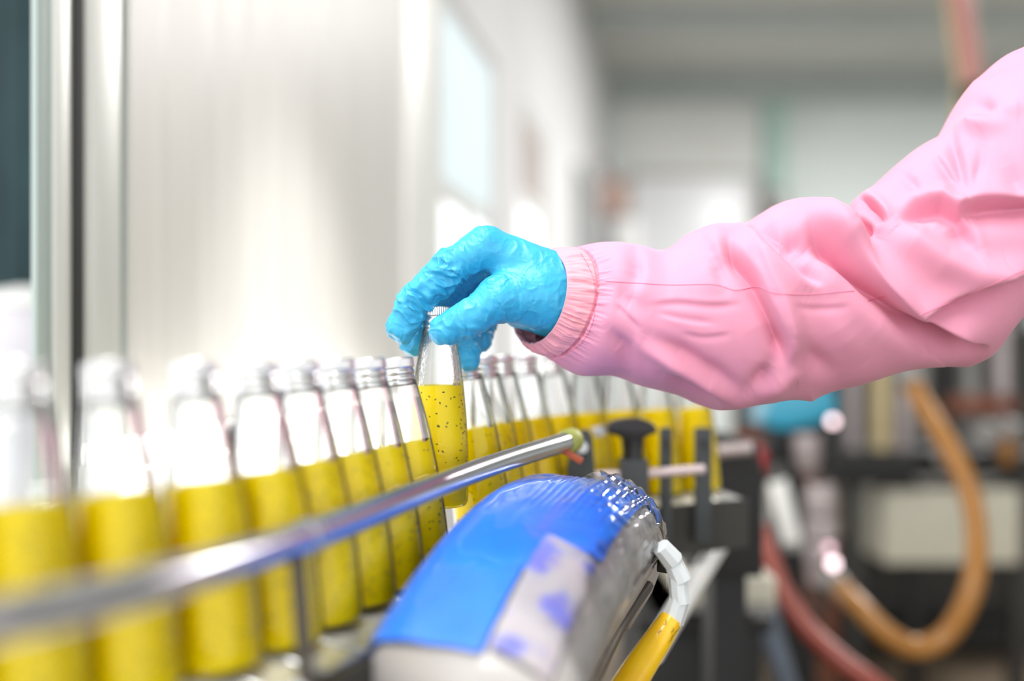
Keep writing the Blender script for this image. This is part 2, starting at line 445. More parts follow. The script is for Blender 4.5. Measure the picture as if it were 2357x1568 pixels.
strip('frame_post', q[1], q[0], 0.05, M['alu_green'], 0.006)
strip('frame_post', q[2], q[1], 0.05, M['alu'], -0.006)
strip('frame_post', q[3], q[2], 0.05, M['alu'], 0.0)
strip('rubber_gasket', q[4], q[3], 0.05, M['black_rubber'], -0.003)
strip('frame_post', P(128, 800, 1.10)[:2], q[4], 0.012, M['alu'], 0.0)
strip('frame_post', q[5], P(128, 800, 1.10)[:2], 0.008, M['alu_green'], 0.004)

tcab = thing('teal_cabinet', 'dark teal cabinet seen past the frame posts at the left edge', 'cabinet', P(-150, 800, 2.5) * np.array([1, 1, 0]))
link('body', boxpx('body', -700, -350, 92, 1800, 2.5, .3, .01), M['dark_glass'], tcab)
link('door', boxpx('door', -300, -300, 55, 1750, 2.485, .012, .004), M['dark_glass'], tcab)
drm = thing('reflection_drum', 'added pale lilac drum standing in for a blurry reflection at the left edge', 'drum', P(60, 900, 2.1) * np.array([1, 1, 0]))  # drum added in place of a blurry reflection in the glass
dc = P(62, 800, 2.15); zt_ = CAM_H + .11
link('shell', lathe('shell', [(0, 0), (.075, 0), (.08, .01), (.08, zt_ * .5), (.083, zt_ * .5 + .01), (.08, zt_ * .5 + .02), (.08, zt_ - .02)], 32, org=(dc[0], dc[1], 0)), M['lilac_reflection'], drm)
link('lid', lathe('lid', [(.084, zt_ - .03), (.084, zt_ - .005), (.07, zt_), (.02, zt_ + .01), (0, zt_ + .01)], 32, org=(dc[0], dc[1], 0)), M['white_metal'], drm)

# ------------------------------------------------------------------ added lamps, light box
def added_ceiling_lamp(x, y, label, power=1.0):  # lamps out of view, added to light the line and the far wall
    t = thing('added_ceiling_lamp', label, 'lamp', (x, y, CAM_H + CEIL - 0.16), 'added ceiling fill lamps over the filling line')
    link('fill_housing', box_mesh('fill_housing', (x, y, CAM_H + CEIL - 0.08), (0.18, 0.62, 0.045), None, 0.01), M['white_metal'], t)
    for s in (-1, 1):
        link('hanger', tube_mesh('hanger', [(x, y + s * .5, CAM_H + CEIL - .04), (x, y + s * .5, CAM_H + CEIL)], 0.006, 8), M['steel'], t)
    ld = bpy.data.lights.new('fill_light', 'AREA'); ld.shape = 'RECTANGLE'; ld.size = 0.32; ld.size_y = 1.2
    ld.energy = FILL_W * power; ld.color = (1.0, 0.985, 0.96)
    lo = bpy.data.objects.new('fill_light', ld); C.objects.link(lo); lo.parent = t
    lo.location = (0, 0, 0.028)
added_ceiling_lamp(-0.30, 0.55, 'added unseen ceiling fill lamp above the gloved hand', 1.2)
added_ceiling_lamp(-0.45, -0.75, 'added unseen ceiling fill lamp behind the photographer', 1.0)
added_ceiling_lamp(2.4, 2.6, 'added unseen ceiling fill lamp over the dark machinery', 0.4)
added_ceiling_lamp(2.6, 4.6, 'added unseen ceiling fill lamp near the far wall', 7.0)
# unseen spot added at the right to make the bright patch on the panel
sp_p, sp_t = Vector((1.25, 1.25, CAM_H + 1.62)), Vector((-0.34, 1.64, CAM_H - 0.03))
spt = thing('added_spot', 'added unseen ceiling spot that makes the bright patch on the guard panel', 'lamp', sp_p)
sd = (sp_t - sp_p).normalized()
link('spot_shade', tube_mesh('spot_shade', [np.array(sp_p - sd * .14), np.array(sp_p - sd * .08), np.array(sp_p - sd * .02)], [.03, .07, .09], 24, False), M['white_metal'], spt)
link('hanger', tube_mesh('hanger', [np.array(sp_p - sd * .13), (sp_p.x + .08, sp_p.y, CAM_H + CEIL)], .008, 10), M['steel'], spt)
sld = bpy.data.lights.new('spot_light', 'SPOT'); sld.energy = SPOT_W; sld.spot_size = math.radians(17); sld.spot_blend = 1.0; sld.shadow_soft_size = 0.07; sld.color = (1, .985, .96)
slo = bpy.data.objects.new('spot_light', sld); C.objects.link(slo); slo.parent = spt
slo.rotation_euler = sd.to_track_quat('-Z', 'Y').to_euler()

# light box behind the bottles
lb = thing('light_box', 'long glowing white inspection light box behind the bottle row', 'lamp', P(300, 800, 1.10) + np.array([0, 0, -0.45]))
la, lb2 = P(300, 800, 1.12)[:2], P(960, 800, 2.05)[:2]
dl = (lb2 - la) / np.linalg.norm(lb2 - la); nl = np.array([-dl[1], dl[0]])
wall_piece('housing', la + nl * 0.012, lb2 + nl * 0.012, -0.45, -0.125, 0.05, M['white_metal'], lb, 0.004)
wall_piece('diffuser', la - nl * 0.020, lb2 - nl * 0.020, -0.44, -0.125, 0.03, M['light_box'], lb, 0.004)
wall_piece('top_diffuser', la - nl * 0.018, lb2 - nl * 0.018, -0.1245, -0.10, 0.075, M['light_box'], lb, 0.008)

# ------------------------------------------------------------------ bottles
prof_out = [(0, 4), (13, 3.6), (18.5, 0.8), (21, 0.2), (23, 0.8), (24.8, 4), (25.2, 10), (25.3, 20), (25.3, 34), (25.0, 48), (23.8, 68),
            (22.2, 86), (20.4, 103), (18.2, 119), (15.8, 133), (14.0, 143), (13.0, 147), (12.0, 149), (11.6, 152), (11.6, 162)]
def off_prof(pr, d):
    o = []
    for i, (r, z) in enumerate(pr):
        a = pr[max(0, i - 1)]; b = pr[min(len(pr) - 1, i + 1)]
        t = np.array([b[0] - a[0], b[1] - a[1]], float); t /= np.linalg.norm(t) + 1e-9
        n = np.array([-t[1], t[0]])
        o.append((max(0.0, r + n[0] * d), z + n[1] * d))
    o[0] = (0.0, o[0][1])
    return o
mm = 0.001
def fine(pr, n=4):
    q3 = smooth_path([(r, z, 0) for r, z in pr], n)
    return [(max(0, a), b) for a, b, _ in q3]
outer = fine(prof_out)
inner = off_prof(fine(prof_out[0:]), 2.3)
glass_prof = [(r * mm, z * mm) for r, z in outer] + [(r * mm, z * mm) for r, z in inner[::-1]]
ME_glass = lathe('glass_body', glass_prof, 56)
ME_glass_wet = ME_glass.copy(); ME_glass_wet.name = 'glass_body_wet'
ME_glass.materials.append(M['glass']); ME_glass_wet.materials.append(M['glass_wet'])
LEV = 99.0
liq = [(r, z) for r, z in off_prof(outer, 1.8) if z < LEV]
rl = liq[-1][0] - 0.15
liq_prof = [(r * mm, z * mm) for r, z in liq] + [((rl + .2) * mm, (LEV + .6) * mm), ((rl - .8) * mm, LEV * mm), ((rl - 3) * mm, (LEV - .5) * mm), (0.0, (LEV - .5) * mm)]
ME_liq = lathe('drink', liq_prof, 56); ME_liq.materials.append(M['drink'])
# basil seeds standing out of the liquid's surface by half
def seed_mesh(n, name):
    v, f = [], []
    tz = [z for r, z in liq]; tr = [r for r, z in liq]
    for k in range(n):
        z = rng.uniform(8, LEV - 4); a = rng.uniform(0, 2 * math.pi)
        r = np.interp(z, tz, tr) - rng.uniform(-0.15, 0.55)
        c = np.array([r * math.cos(a), r * math.sin(a), z])
        nrm = np.array([math.cos(a), math.sin(a), 0]); tu = np.array([-math.sin(a), math.cos(a), 0]); tv = np.array([0, 0, 1.0])
        th = rng.uniform(0, math.pi) if rng.random() < .5 else rng.normal(0, .4)
        e1 = tu * math.cos(th) + tv * math.sin(th); e2 = -tu * math.sin(th) + tv * math.cos(th)
        L = rng.uniform(1.0, 1.55); W = L * rng.uniform(.5, .65)
        b = len(v)
        v.append(c + nrm * .75)
        for i in range(8):
            al = 2 * math.pi * i / 8; v.append(c + (e1 * L * math.cos(al) + e2 * W * math.sin(al)) * .75 + nrm * .5)
        for i in range(8):
            al = 2 * math.pi * i / 8; v.append(c + e1 * L * math.cos(al) + e2 * W * math.sin(al) - nrm * .3)
        for i in range(8):
            f.append((b, b + 1 + i, b + 1 + (i + 1) % 8)); f.append((b + 1 + i, b + 9 + i, b + 9 + (i + 1) % 8, b + 1 + (i + 1) % 8))
    return mesh(name, np.array(v) * mm, f)
ME_seeds = seed_mesh(190, 'seeds'); ME_seeds.materials.append(M['seed'])
# silver cap: knurled top band over two rolled rings
def cap_meshes():
    segs = 144; v, f = [], []
    rows = [(12.0, 143.2, 0), (12.6, 143.2, 0), (13.0, 143.8, 0), (13.0, 146.4, 0), (12.6, 147.0, 0), (12.6, 147.3, 0), (13.0, 147.8, 0),
            (13.0, 149.6, 0), (12.2, 150.6, 0), (12.2, 151.4, 0), (13.0, 152.6, 0), (13.05, 154.2, 0), (12.2, 155.4, 0), (12.1, 156.4, 0), (12.9, 157.4, 0),
            (12.95, 158.2, 1), (12.95, 163.0, 1), (12.6, 164.3, 0), (11.6, 165.0, 0), (9.5, 164.6, 0), (9.0, 164.9, 0), (0.01, 164.9, 0)]
    for r, z, kn in rows:
        for k in range(segs):
            a = 2 * math.pi * k / segs; rr = r - (0.55 if (kn and k % 3 == 0) else 0)
            v.append((rr * math.cos(a) * mm, rr * math.sin(a) * mm, z * mm))
    for i in range(len(rows) - 1):
        for k in range(segs):
            a, b = i * segs + k, i * segs + (k + 1) % segs
            f.append((a, b, b + segs, a + segs))
    me = mesh('cap', v, f); bm = bmesh.new(); bm.from_mesh(me); bpy.data.meshes.remove(me)
    return bm_mesh('cap', bm)
ME_cap = cap_meshes(); ME_cap.materials.append(M['cap'])

CAPZ = CAM_H - 0.008
BASEZ = CAPZ - 0.165
row = {-1: (-.266, .468), 0: (-.2315, .507), 1: (-.2035, .548), 2: (-.1735, .592)}
for s in range(3, 13):
    Z = .781 + .0488 * (s - 6); row[s] = (-.1039 + .3176 * (Z - .781), Z)
hd = 17.6
x_, z_ = row[12]
for s, h in zip(range(13, 19), (24, 32, 40, 48, 55, 60)):
    x_ += .0565 * math.sin(math.radians(h)); z_ += .0565 * math.cos(math.radians(h)); row[s] = (x_, z_)
LEAN = math.radians(6.5)
keys = sorted(row)
lean_up, base_of = {}, {}
for i, k in enumerate(keys):
    a, b = row[keys[max(0, i - 1)]], row[keys[min(len(keys) - 1, i + 1)]]
    tx, ty = b[0] - a[0], b[1] - a[1]; L_ = math.hypot(tx, ty); tx /= L_; ty /= L_
    up = Vector((-ty * math.sin(LEAN), tx * math.sin(LEAN), math.cos(LEAN)))     # tops lean away from the rail
    lean_up[k] = up
    base_of[k] = Vector((row[k][0], row[k][1], CAPZ)) - up * 0.165
BASEZ = base_of[5].z
ORD = ['first', 'second', 'third', 'fourth', 'fifth', 'sixth', 'seventh', 'eighth', 'ninth', 'tenth', 'eleventh', 'twelfth', 'thirteenth', 'fourteenth', 'fifteenth']
def bottle(loc, label, wet=False, rotz=0.0, tilt=0.0, group='bottles standing on the conveyor', up=None):
    t = thing('drink_bottle', label, 'bottle', loc, group)
    t.rotation_euler = (0, tilt, rotz)
    if up is not None:
        t.rotation_euler = (Vector((0, 0, 1)).rotation_difference(up).to_matrix() @ Matrix.Rotation(rotz, 3, 'Z')).to_euler()
    for nm, me in (('glass_body', ME_glass_wet if wet else ME_glass), ('drink', ME_liq), ('seeds', ME_seeds), ('cap', ME_cap)):
        o = bpy.data.objects.new(nm, me); C.objects.link(o); o.parent = t
        if nm == 'seeds': o['kind'] = 'stuff'
    return t
for s in sorted(row):
    if s in (8, 9): continue
    if s <= 7:
        k = 7 - s
        lab = 'capped bottle of yellow seeded drink, %s to the left of the gloved hand' % ORD[k]
        if s == -1: lab = 'capped bottle of yellow drink mostly cut off by the left photo edge'
    else:
        lab = 'capped bottle of yellow drink, %s beyond the gloved hand to the right' % ORD[s - 10]
    bottle(base_of[s], lab, False, rng.uniform(0, 6.28), up=lean_up[s])
HB = P(1008, 705, 0.90)
held = bottle((HB[0], HB[1], HB[2] - 0.165), 'wet bottle of yellow seeded drink lifted by its cap in the gloved hand', True, 2.1, math.radians(-0.6), 'bottle being lifted')

# ------------------------------------------------------------------ conveyor and rails
pathpts = [(-.352, .295), (-.297, .393)] + [base_of[s][:2] for s in sorted(row)] + [(base_of[18].x + .035, base_of[18].y + .018)]
path = smooth_path([(a, b, 0) for a, b in pathpts], 10)[:, :2]
seglen = np.r_[0, np.cumsum(np.linalg.norm(np.diff(path, axis=0), axis=1))]
def path_at(d):
    p = np.array([np.interp(d, seglen, path[:, 0]), np.interp(d, seglen, path[:, 1])])
    p2 = np.array([np.interp(d + .01, seglen, path[:, 0]), np.interp(d + .01, seglen, path[:, 1])])
    p1 = np.array([np.interp(d - .01, seglen, path[:, 0]), np.interp(d - .01, seglen, path[:, 1])])
    t = (p2 - p1) / np.linalg.norm(p2 - p1); return p, t, np.array([t[1], -t[0]])     # n points to the camera side
cv = thing('conveyor', 'slat chain conveyor carrying the row of bottles', 'conveyor', (row[5][0], row[5][1], 0))
nplate = int(seglen[-1] / 0.038)
pm = box_mesh('chain_plate', (0, 0, 0), (0.0183, 0.042, 0.002), None, 0.0008, 1); pm.materials.append(M['plate'])
for k in range(nplate):
    p, t, n = path_at(0.02 + k * 0.038)
    o = bpy.data.objects.new('chain_plate', pm); C.objects.link(o); o.parent = cv
    o.location = Vector((p[0], p[1], BASEZ - 0.0021)) - cv.location; o.rotation_euler = (-LEAN * -1, 0, math.atan2(t[1], t[0]))
def path_off(o_, z, a=0.0, b=None, n=60):
    b = b or seglen[-1]
    return [np.r_[path_at(d)[0] + path_at(d)[2] * o_, z] for d in np.linspace(a + .011, b - .011, n)]
def ribbon_box(name, o0, o1, z0, z1):
    A = path_off(o0, z0); B = path_off(o1, z0); n = len(A); v = []
    for i in range(n):
        v += [A[i], B[i], np.r_[B[i][:2], z1], np.r_[A[i][:2], z1]]
    f = []
    for i in range(n - 1):
        for k in range(4): f.append((4 * i + k, 4 * i + (k + 1) % 4, 4 * i + 4 + (k + 1) % 4, 4 * i + 4 + k))
    f += [(3, 2, 1, 0), tuple(4 * (n - 1) + k for k in range(4))]
    bm = bmesh.new(); me = mesh(name, v, f); bm.from_mesh(me); bpy.data.meshes.remove(me)
    return bm_mesh(name, bm)
link('side_frame', ribbon_box('side_frame', 0.050, 0.056, BASEZ - 0.06, BASEZ - 0.004), M['mach_dark'], cv)
link('side_frame', ribbon_box('side_frame', -0.056, -0.050, BASEZ - 0.06, BASEZ - 0.012), M['steel'], cv)
link('bed', ribbon_box('bed', -0.049, 0.049, BASEZ - 0.03, BASEZ - 0.013), M['dull_steel'], cv)
def apron_mesh():
    A = path_off(0.0565, BASEZ + .002, 0, .36); B = path_off(0.092, BASEZ - .022, 0, .36); n = len(A); v = []
    for i in range(n): v += [A[i], B[i], B[i] - np.array([0, 0, .002]), A[i] - np.array([0, 0, .002])]
    f = []
    for i in range(n - 1):
        for k in range(4): f.append((4 * i + k, 4 * i + (k + 1) % 4, 4 * i + 4 + (k + 1) % 4, 4 * i + 4 + k))
    f += [(3, 2, 1, 0), tuple(4 * (n - 1) + k for k in range(4))]
    bm = bmesh.new(); me = mesh('drip_apron', v, f); bm.from_mesh(me); bpy.data.meshes.remove(me)
    return bm_mesh('drip_apron', bm)
link('drip_apron', apron_mesh(), M['white_board'], cv, label='bright white sloping drip apron')
link('edge_tube', tube_mesh('edge_tube', path_off(0.098, BASEZ - 0.022, 0, 0.34), 0.007, 16), M['chrome'], cv)
for d in (0.15, 0.75):
    for sgn in (-1, 1):
        p, t, n = path_at(min(d, seglen[-1] - .05)); p = p + n * 0.053 * sgn
        link('leg', box_mesh('leg', (p[0], p[1], (BASEZ - 0.06) / 2), (0.018, 0.018, (BASEZ - 0.06) / 2), None, 0.003), M['steel'], cv)

rail_px = [(-420, 1500, .335), (0, 1428, .400), (250, 1373, .440), (400, 1333, .475), (650, 1256, .575), (830, 1190, .675), (1000, 1121, .79), (1160, 1062, .91), (1305, 1017, 1.02)]
rail = smooth_path([P(x, y, z * .97) for x, y, z in rail_px], 14)
gr = thing('guide_rail', 'bent chrome guide rail along the front of the bottles', 'rail', (P(688, 1300, .575)[0], P(688, 1300, .575)[1], BASEZ - 0.12))
link('rail_tube', tube_mesh('rail_tube', rail, 0.0088, 28), M['chrome'], gr)
e0, e1 = rail[-4], rail[-1]; ed = (e1 - e0) / np.linalg.norm(e1 - e0)
pp = lambda t, r: (e1 + ed * t, r)
link('end_plug', tube_mesh('end_plug', [e1 + ed * t for t in (-.004, .0, .012, .017, .019)], [.0092, .0112, .0112, .009, .004], 24), M['olive_rubber'], gr, label='olive rubber end plug')
link('orange_tab', box_mesh('orange_tab', e1 + np.array([.004, -.004, -.012]), (.011, .002, .003), (Vector((.85, 0, -.5)).normalized(), Vector((0, 1, 0)), Vector((.5, 0, .85)).normalized()), .001), M['orange_tab'], gr, label='small orange tab')
a_, b_ = P(684, 1282, .560), P(712, 1660, .560)
link('support_post', tube_mesh('support_post', [a_, (a_ + b_) / 2, b_], 0.0045, 16), M['dull_steel'], gr)
link('clamp_collar', tube_mesh('clamp_collar', [rail[60] - (rail[61] - rail[60]) * .7, rail[60], rail[61]], 0.0094, 24), M['steel'], gr)

# black clamp with T-knob holding the rail end
cb = thing('rail_clamp', 'black clamp bracket with flat plate beside the olive rail end', 'clamp', P(1338, 1250, 1.10))
bmm = bmesh.new(); bmm.free()
def plate_mesh(name, pts, Z, depth, bev=0.002):
    """flat shape with the given outline (pixels at distance Z) and a real depth"""
    bm = bmesh.new()
    vs_ = [bm.verts.new(P(x, y, Z)) for x, y in pts]
    fc = bm.faces.new(vs_)
    r = bmesh.ops.extrude_face_region(bm, geom=[fc])
    for g in r['geom']:
        if isinstance(g, bmesh.types.BMVert): g.co.y += depth
    if bev: bmesh.ops.bevel(bm, geom=bm.edges[:], offset=bev, segments=2, profile=0.6, affect='EDGES')
    return bm_mesh(name, bm)
link('plate', plate_mesh('plate', [(1306, 1250), (1306, 1080), (1312, 1040), (1330, 1000), (1342, 990), (1356, 990), (1364, 1005), (1370, 1080), (1372, 1250)], 1.10, 0.014), M['dark_plastic'], cb)
link('bolt', tube_mesh('bolt', [P(1340, 1030, 1.10), P(1340, 1030, 1.094)], 0.006, 12), M['steel'], cb)
kn = thing('tee_knob', 'black T-handle clamp knob on square block with pale cross rod', 'knob', P(1457, 1250, 1.12))
link('block', box_mesh('block', P(1457, 1160, 1.135), (0.0145, 0.0145, 0.047), None, 0.002), M['dark_plastic'], kn)
link('stem', tube_mesh('stem', [P(1456, y, 1.135) for y in (1062, 1040, 1000)], [.0115, .0105, .0125], 20), M['black_plastic'], kn)
link('handle', plate_mesh('handle', [(1398, 1000), (1398, 980), (1412, 970), (1440, 964), (1470, 963), (1500, 972), (1513, 982), (1512, 1000), (1490, 1003), (1476, 1016), (1436, 1016), (1424, 1004)], 1.122, 0.026, 0.004), M['black_plastic'], kn)
link('cross_rod', tube_mesh('cross_rod', [P(1362, 1097, 1.135), P(1457, 1092, 1.135), P(1620, 1080, 1.15)], 0.0052, 14), M['pinkish_rod'], kn)
bs = thing('bracket_strip', 'bright bent steel strip between black clamp and T-knob', 'bracket', P(1380, 1010, 1.13))
link('strip', plate_mesh('strip', [(1360, 985), (1392, 978), (1396, 1000), (1372, 1010)], 1.16, 0.004, 0.0008), M['steel'], bs)
for k, (x0, x1, Z, lab) in enumerate(((1520, 1548, 1.17, 'dark upright guide strip right of the T-knob'), (1600, 1640, 1.21, 'dark upright guide strip at the far end of the bottle row'))):
    g_ = thing('guide_strip', lab, 'strip', P(x0, 1250, Z))
    link('strip', boxpx('strip', x0, 985, x1, 1250, Z, 0.012), M['dark_plastic'], g_)
    link('bolt', tube_mesh('bolt', [P((x0 + x1) / 2, 1020, Z), P((x0 + x1) / 2, 1020, Z - .006)], 0.005, 10), M['black_plastic'], g_)

# ------------------------------------------------------------------ blue wrapped control box
bx = thing('control_box', 'control box wrapped in blue plastic and clear film beside the rail', 'control box', (0.03, 0.75, CAM_H - 0.26))
A0 = np.array([.0117, .935]); dd = np.array([-.29, -.957]); nn = np.array([.957, -.29]); BL = .335
def bz(u): return -.110 - .056 * u + .090 * u * (1 - u) - 0.02 * max(0, (0.06 - u) / 0.06) ** 2
def loaf(name, sect, us, off=0.0, wob=None):
    v, f = [], []
    ns = len(sect)
    for u in us:
        for (l, h) in sect:
            p = A0 + dd * BL * u + nn * l * .93
            v.append((p[0], p[1], CAM_H + bz(u) + h + off))
    for i in range(len(us) - 1):
        for k in range(ns - 1):
            a = i * ns + k; f.append((a, a + ns, a + ns + 1, a + 1))
    return np.array(v), f
def sect_path(pts, n=10): return [(a, b) for a, b, _ in smooth_path([(a, b, 0) for a, b in pts], n)]
S_blue = sect_path([(0, -.03), (0.001, -.012), (.008, -.002), (.03, 0.001), (.06, -.001), (.088, -.004), (.108, -.012), (.118, -.021)], 14)
us = np.linspace(0, 1, 90)
v, f = loaf('blue_cover', S_blue, us, 0.0015)
ns = len(S_blue); U = np.repeat(us, ns); Lq = np.tile([a for a, b in S_blue], len(us))
rip = np.clip((Lq - .035) / .03, 0, 1) * np.clip((.55 - U) / .3, 0, 1)
v[:, 2] += rip * .0009 * np.sin(Lq * 2 * math.pi / .0062 + 4 * vnoise(np.c_[U * 5, Lq * 40, U * 0])) + .0012 * (vnoise(np.c_[U * 14, Lq * 70, U * 0]) - .5)
lim = .118 - .040 * np.clip((U - .58 + .02 * np.sin(U * 40)) / .16, 0, 1)
keepv = Lq <= lim
f = [q for q in f if all(keepv[list(q)])]
link('blue_cover', mesh('blue_cover', v, f), M['blue'], bx, label='glossy blue plastic wrap')
S_body = [(0.002, -.048), (.002, -.03), (.004, -.012), (.012, -.004), (.06, -.003), (.09, -.007), (.11, -.016), (.122, -.028), (.129, -.042), (.128, -.055), (.118, -.08), (.098, -.112), (.06, -.095), (.002, -.048)]
v, f = loaf('body', S_body, np.linspace(0.01, .995, 60))
ns = len(S_body); f.append(tuple(range(ns))); f.append(tuple(len(v) - ns + k for k in range(ns))[::-1])
link('body', mesh('body', v, f), M['box_white'], bx)
# clear film over the right shoulder
S_film = sect_path([(.074, .0015), (.095, -.002), (.112, -.011), (.125, -.025), (.131, -.042), (.131, -.054), (.127, -.068)], 14)
us2 = np.linspace(-.015, .9, 130)
v, f = loaf('clear_film', S_film, us2, 0.004)
ns = len(S_film); U = np.repeat(us2, ns); Lq = np.tile(np.linspace(0, 1, ns), len(us2))
cr = ridge(np.c_[U * 16 + Lq * 3, Lq * 7, U * 0 + 3], 1.2) - .4 + .35 * (ridge(np.c_[U * 40, Lq * 16 + U * 6, U * 0 + 9], 1.2) - .4)
fn = vnormals(v, f); fn *= np.sign(fn[:, 2:3].mean() + 1e-9)
v += fn * (cr * .0030 * np.clip(.35 + Lq, 0, 1))[:, None]
v[:, 2] += np.where(U < .35, .0012 * np.sin(Lq * 60 + 6 * U), 0)
link('clear_film', mesh('clear_film', v, f), M['film'], bx, label='crumpled clear stretch film')
# printed label under the film
v, f = loaf('printed_label', sect_path([(.080, -.001), (.09, -.004), (.108, -.0125), (.117, -.020)], 8), np.linspace(.62, .99, 30), 0.0022)
link('printed_label', mesh('printed_label', v, f), M['label_print'], bx)
# white end plate on the right side with a small slot
def bpt(u, l, h): p = A0 + dd * BL * u + nn * l * .93; return np.array([p[0], p[1], CAM_H + bz(u) + h])
def quadbox(name, u0, u1, l, h0, h1, th):
    v = []
    ls = lambda h: l - .033 * min(1.1, max(0, (-.052 - h) / .06))
    for ll in (0, th):
        v += [bpt(u0, ls(h0) + ll, h0), bpt(u1, ls(h0) + ll, h0), bpt(u1, ls(h1) + ll, h1), bpt(u0, ls(h1) + ll, h1)]
    f = [(0, 1, 2, 3), (4, 5, 6, 7), (0, 1, 5, 4), (1, 2, 6, 5), (2, 3, 7, 6), (3, 0, 4, 7)]
    bm = bmesh.new(); me = mesh(name, v, f, False); bm.from_mesh(me); bpy.data.meshes.remove(me)
    return bm_mesh(name, bm, False)
ep = link('end_plate', quadbox('end_plate', .06, .42, .1305, -.108, -.058, .003), M['box_white'], bx)
link('slot', quadbox('slot', .12, .132, .1336, -.078, -.069, .0006), M['black_rubber'], ep)
link('gland', tube_mesh('gland', [bpt(.10, .130, -.063), bpt(.09, .142, -.065)], .009, 16), M['black_rubber'], ep)
fr_ = [bpt(.05, .118, -.085), bpt(.22, .106, -.108), bpt(.45, .10, -.125)]
link('edge_strip', tube_mesh('edge_strip', smooth_path(fr_, 10), .004, 10), M['dull_steel'], bx)
link('mount_arm', box_mesh('mount_arm', (0.03, 0.75, CAM_H - .29), (.02, .03, .05), None, .004), M['steel'], bx)
link('mount_post', box_mesh('mount_post', (0.03, 0.75, (CAM_H - .33) / 2), (.018, .018, (CAM_H - .33) / 2), None, .003), M['steel'], bx)

# cable in white spiral wrap and the yellow pipe it goes into
cab = thing('wrapped_cable', 'short cable in white spiral wrap between control box and yellow pipe', 'cable', P(1550, 1420, .842))
ZC = .842
wr = [((1520, 1258, ZC - .004), (1549, 1292, ZC), .0066, .0078), ((1544, 1284, ZC), (1568, 1338, ZC), .0064, .0076), ((1560, 1330, ZC), (1567, 1388, ZC), .0066, .0074), ((1566, 1376, ZC), (1549, 1432, ZC), .0070, .0074)]
for k, (a, b, r0, r1) in enumerate(wr):
    link('wrap_turn', tube_mesh('wrap_turn', [P(*a), (P(*a) + P(*b)) / 2, P(*b)], [r0 * 1.12, r1 * 1.12], 9, True, False, k * .5), M['tape'], cab)
yp = thing('yellow_pipe', 'scuffed yellow plastic pipe at the bottom photo edge', 'pipe', P(1310, 1800, ZC))
ypts = smooth_path([P(1546, 1424, ZC), P(1513, 1475, ZC - .005), P(1462, 1553, ZC - .02), P(1400, 1660, ZC - .04), P(1330, 1800, ZC - .06)], 10)
link('pipe', tube_mesh('pipe', ypts, [.0090, .0104, .0112, .0122, .0128, .0132, .0134], 32), M['yellow_pipe'], yp)
rr_ = random.Random(3)
for k in range(5):
    i = rr_.randint(1, 9); a = rr_.uniform(-1.0, 1.2)
    c = ypts[i]; t = ypts[i + 1] - ypts[i]; t /= np.linalg.norm(t)
    side = np.cross(t, [0, -1, 0]); side /= np.linalg.norm(side); fw = np.cross(side, t); fw /= np.linalg.norm(fw)
    if fw[1] > 0: fw = -fw
    nrm = fw * math.cos(a) - side * math.sin(a) * (1 if side[0] < 0 else -1)
    rad = .0104 + .0003 * i * .4
    L = rr_.uniform(.002, .005)
    q0 = [c + nrm * rad + t * s_ * L + np.cross(t, nrm) * rr_.uniform(-.0012, .0012) - nrm * .0002 for s_ in (-1, -.3, .4, 1)]
    link('scuff', tube_mesh('scuff', q0, [.0001, .0003, .00025, .0001], 6), M['dirt'], yp)

# ------------------------------------------------------------------ gloved hand: one continuous surface
HZ = .90
def J(x, y, dz, r): return np.array([*P(x, y, HZ + dz * mm)]), r * (HZ + dz * mm) / F
chains = {
    'thumb': [J(1232, 682, -16, 58), J(1146, 690, -27, 47), J(1080, 734, -31, 40), J(1024, 760, -27, 36)],
    'index': [J(1116, 566, -10, 43), J(1042, 612, -13, 41), J(953, 701, -8, 36), J(924, 757, -3, 33)],
    'middle': [J(1135, 582, 12, 42), J(1052, 640, 24, 37), J(985, 732, 29, 32), J(951, 786, 23, 30)],
    'ring': [J(1158, 602, 32, 40), J(1100, 672, 40, 35), J(1072, 758, 36, 31), J(1077, 822, 28, 29)],
    'little': [J(1182, 628, 48, 37), J(1135, 692, 54, 31), J(1110, 748, 50, 27), J(1102, 786, 44, 25)],
}
palm = [(J(1290, 652, -4, 66), J(1122, 570, -6, 45)), (J(1290, 668, 10, 66), J(1140, 588, 14, 44)), (J(1290, 690, 18, 66), J(1162, 610, 32, 42)),
        (J(1290, 700, 20, 62), J(1186, 640, 46, 40)), (J(1295, 705, -8, 66), J(1165, 684, -14, 50)), (J(1295, 718, 14, 60), J(1200, 708, 22, 48)),
        (J(1290, 685, 4, 74), J(1430, 700, 4, 78))]
def cone_d(p, a, ra, b, rb):
    ab = b - a; t = np.clip((p - a) @ ab / (ab @ ab), 0, 1)
    return np.linalg.norm(p - (a + t[..., None] * ab), axis=-1) - (ra + (rb - ra) * t), t
def smin(a, b, k):
    h = np.clip(0.5 + 0.5 * (b - a) / k, 0, 1)
    return b * (1 - h) + a * h - k * h * (1 - h)
h_ = .0008
allp = np.array([j[0] for c in chains.values() for j in c] + [j[0] for s in palm for j in s])
lo, hi = allp.min(0) - .034, allp.max(0) + .034
dims = np.ceil((hi - lo) / h_).astype(int)
gx, gy, gz = [lo[i] + h_ * np.arange(dims[i]) for i in range(3)]
fld = np.full(dims, 1.0, np.float32)
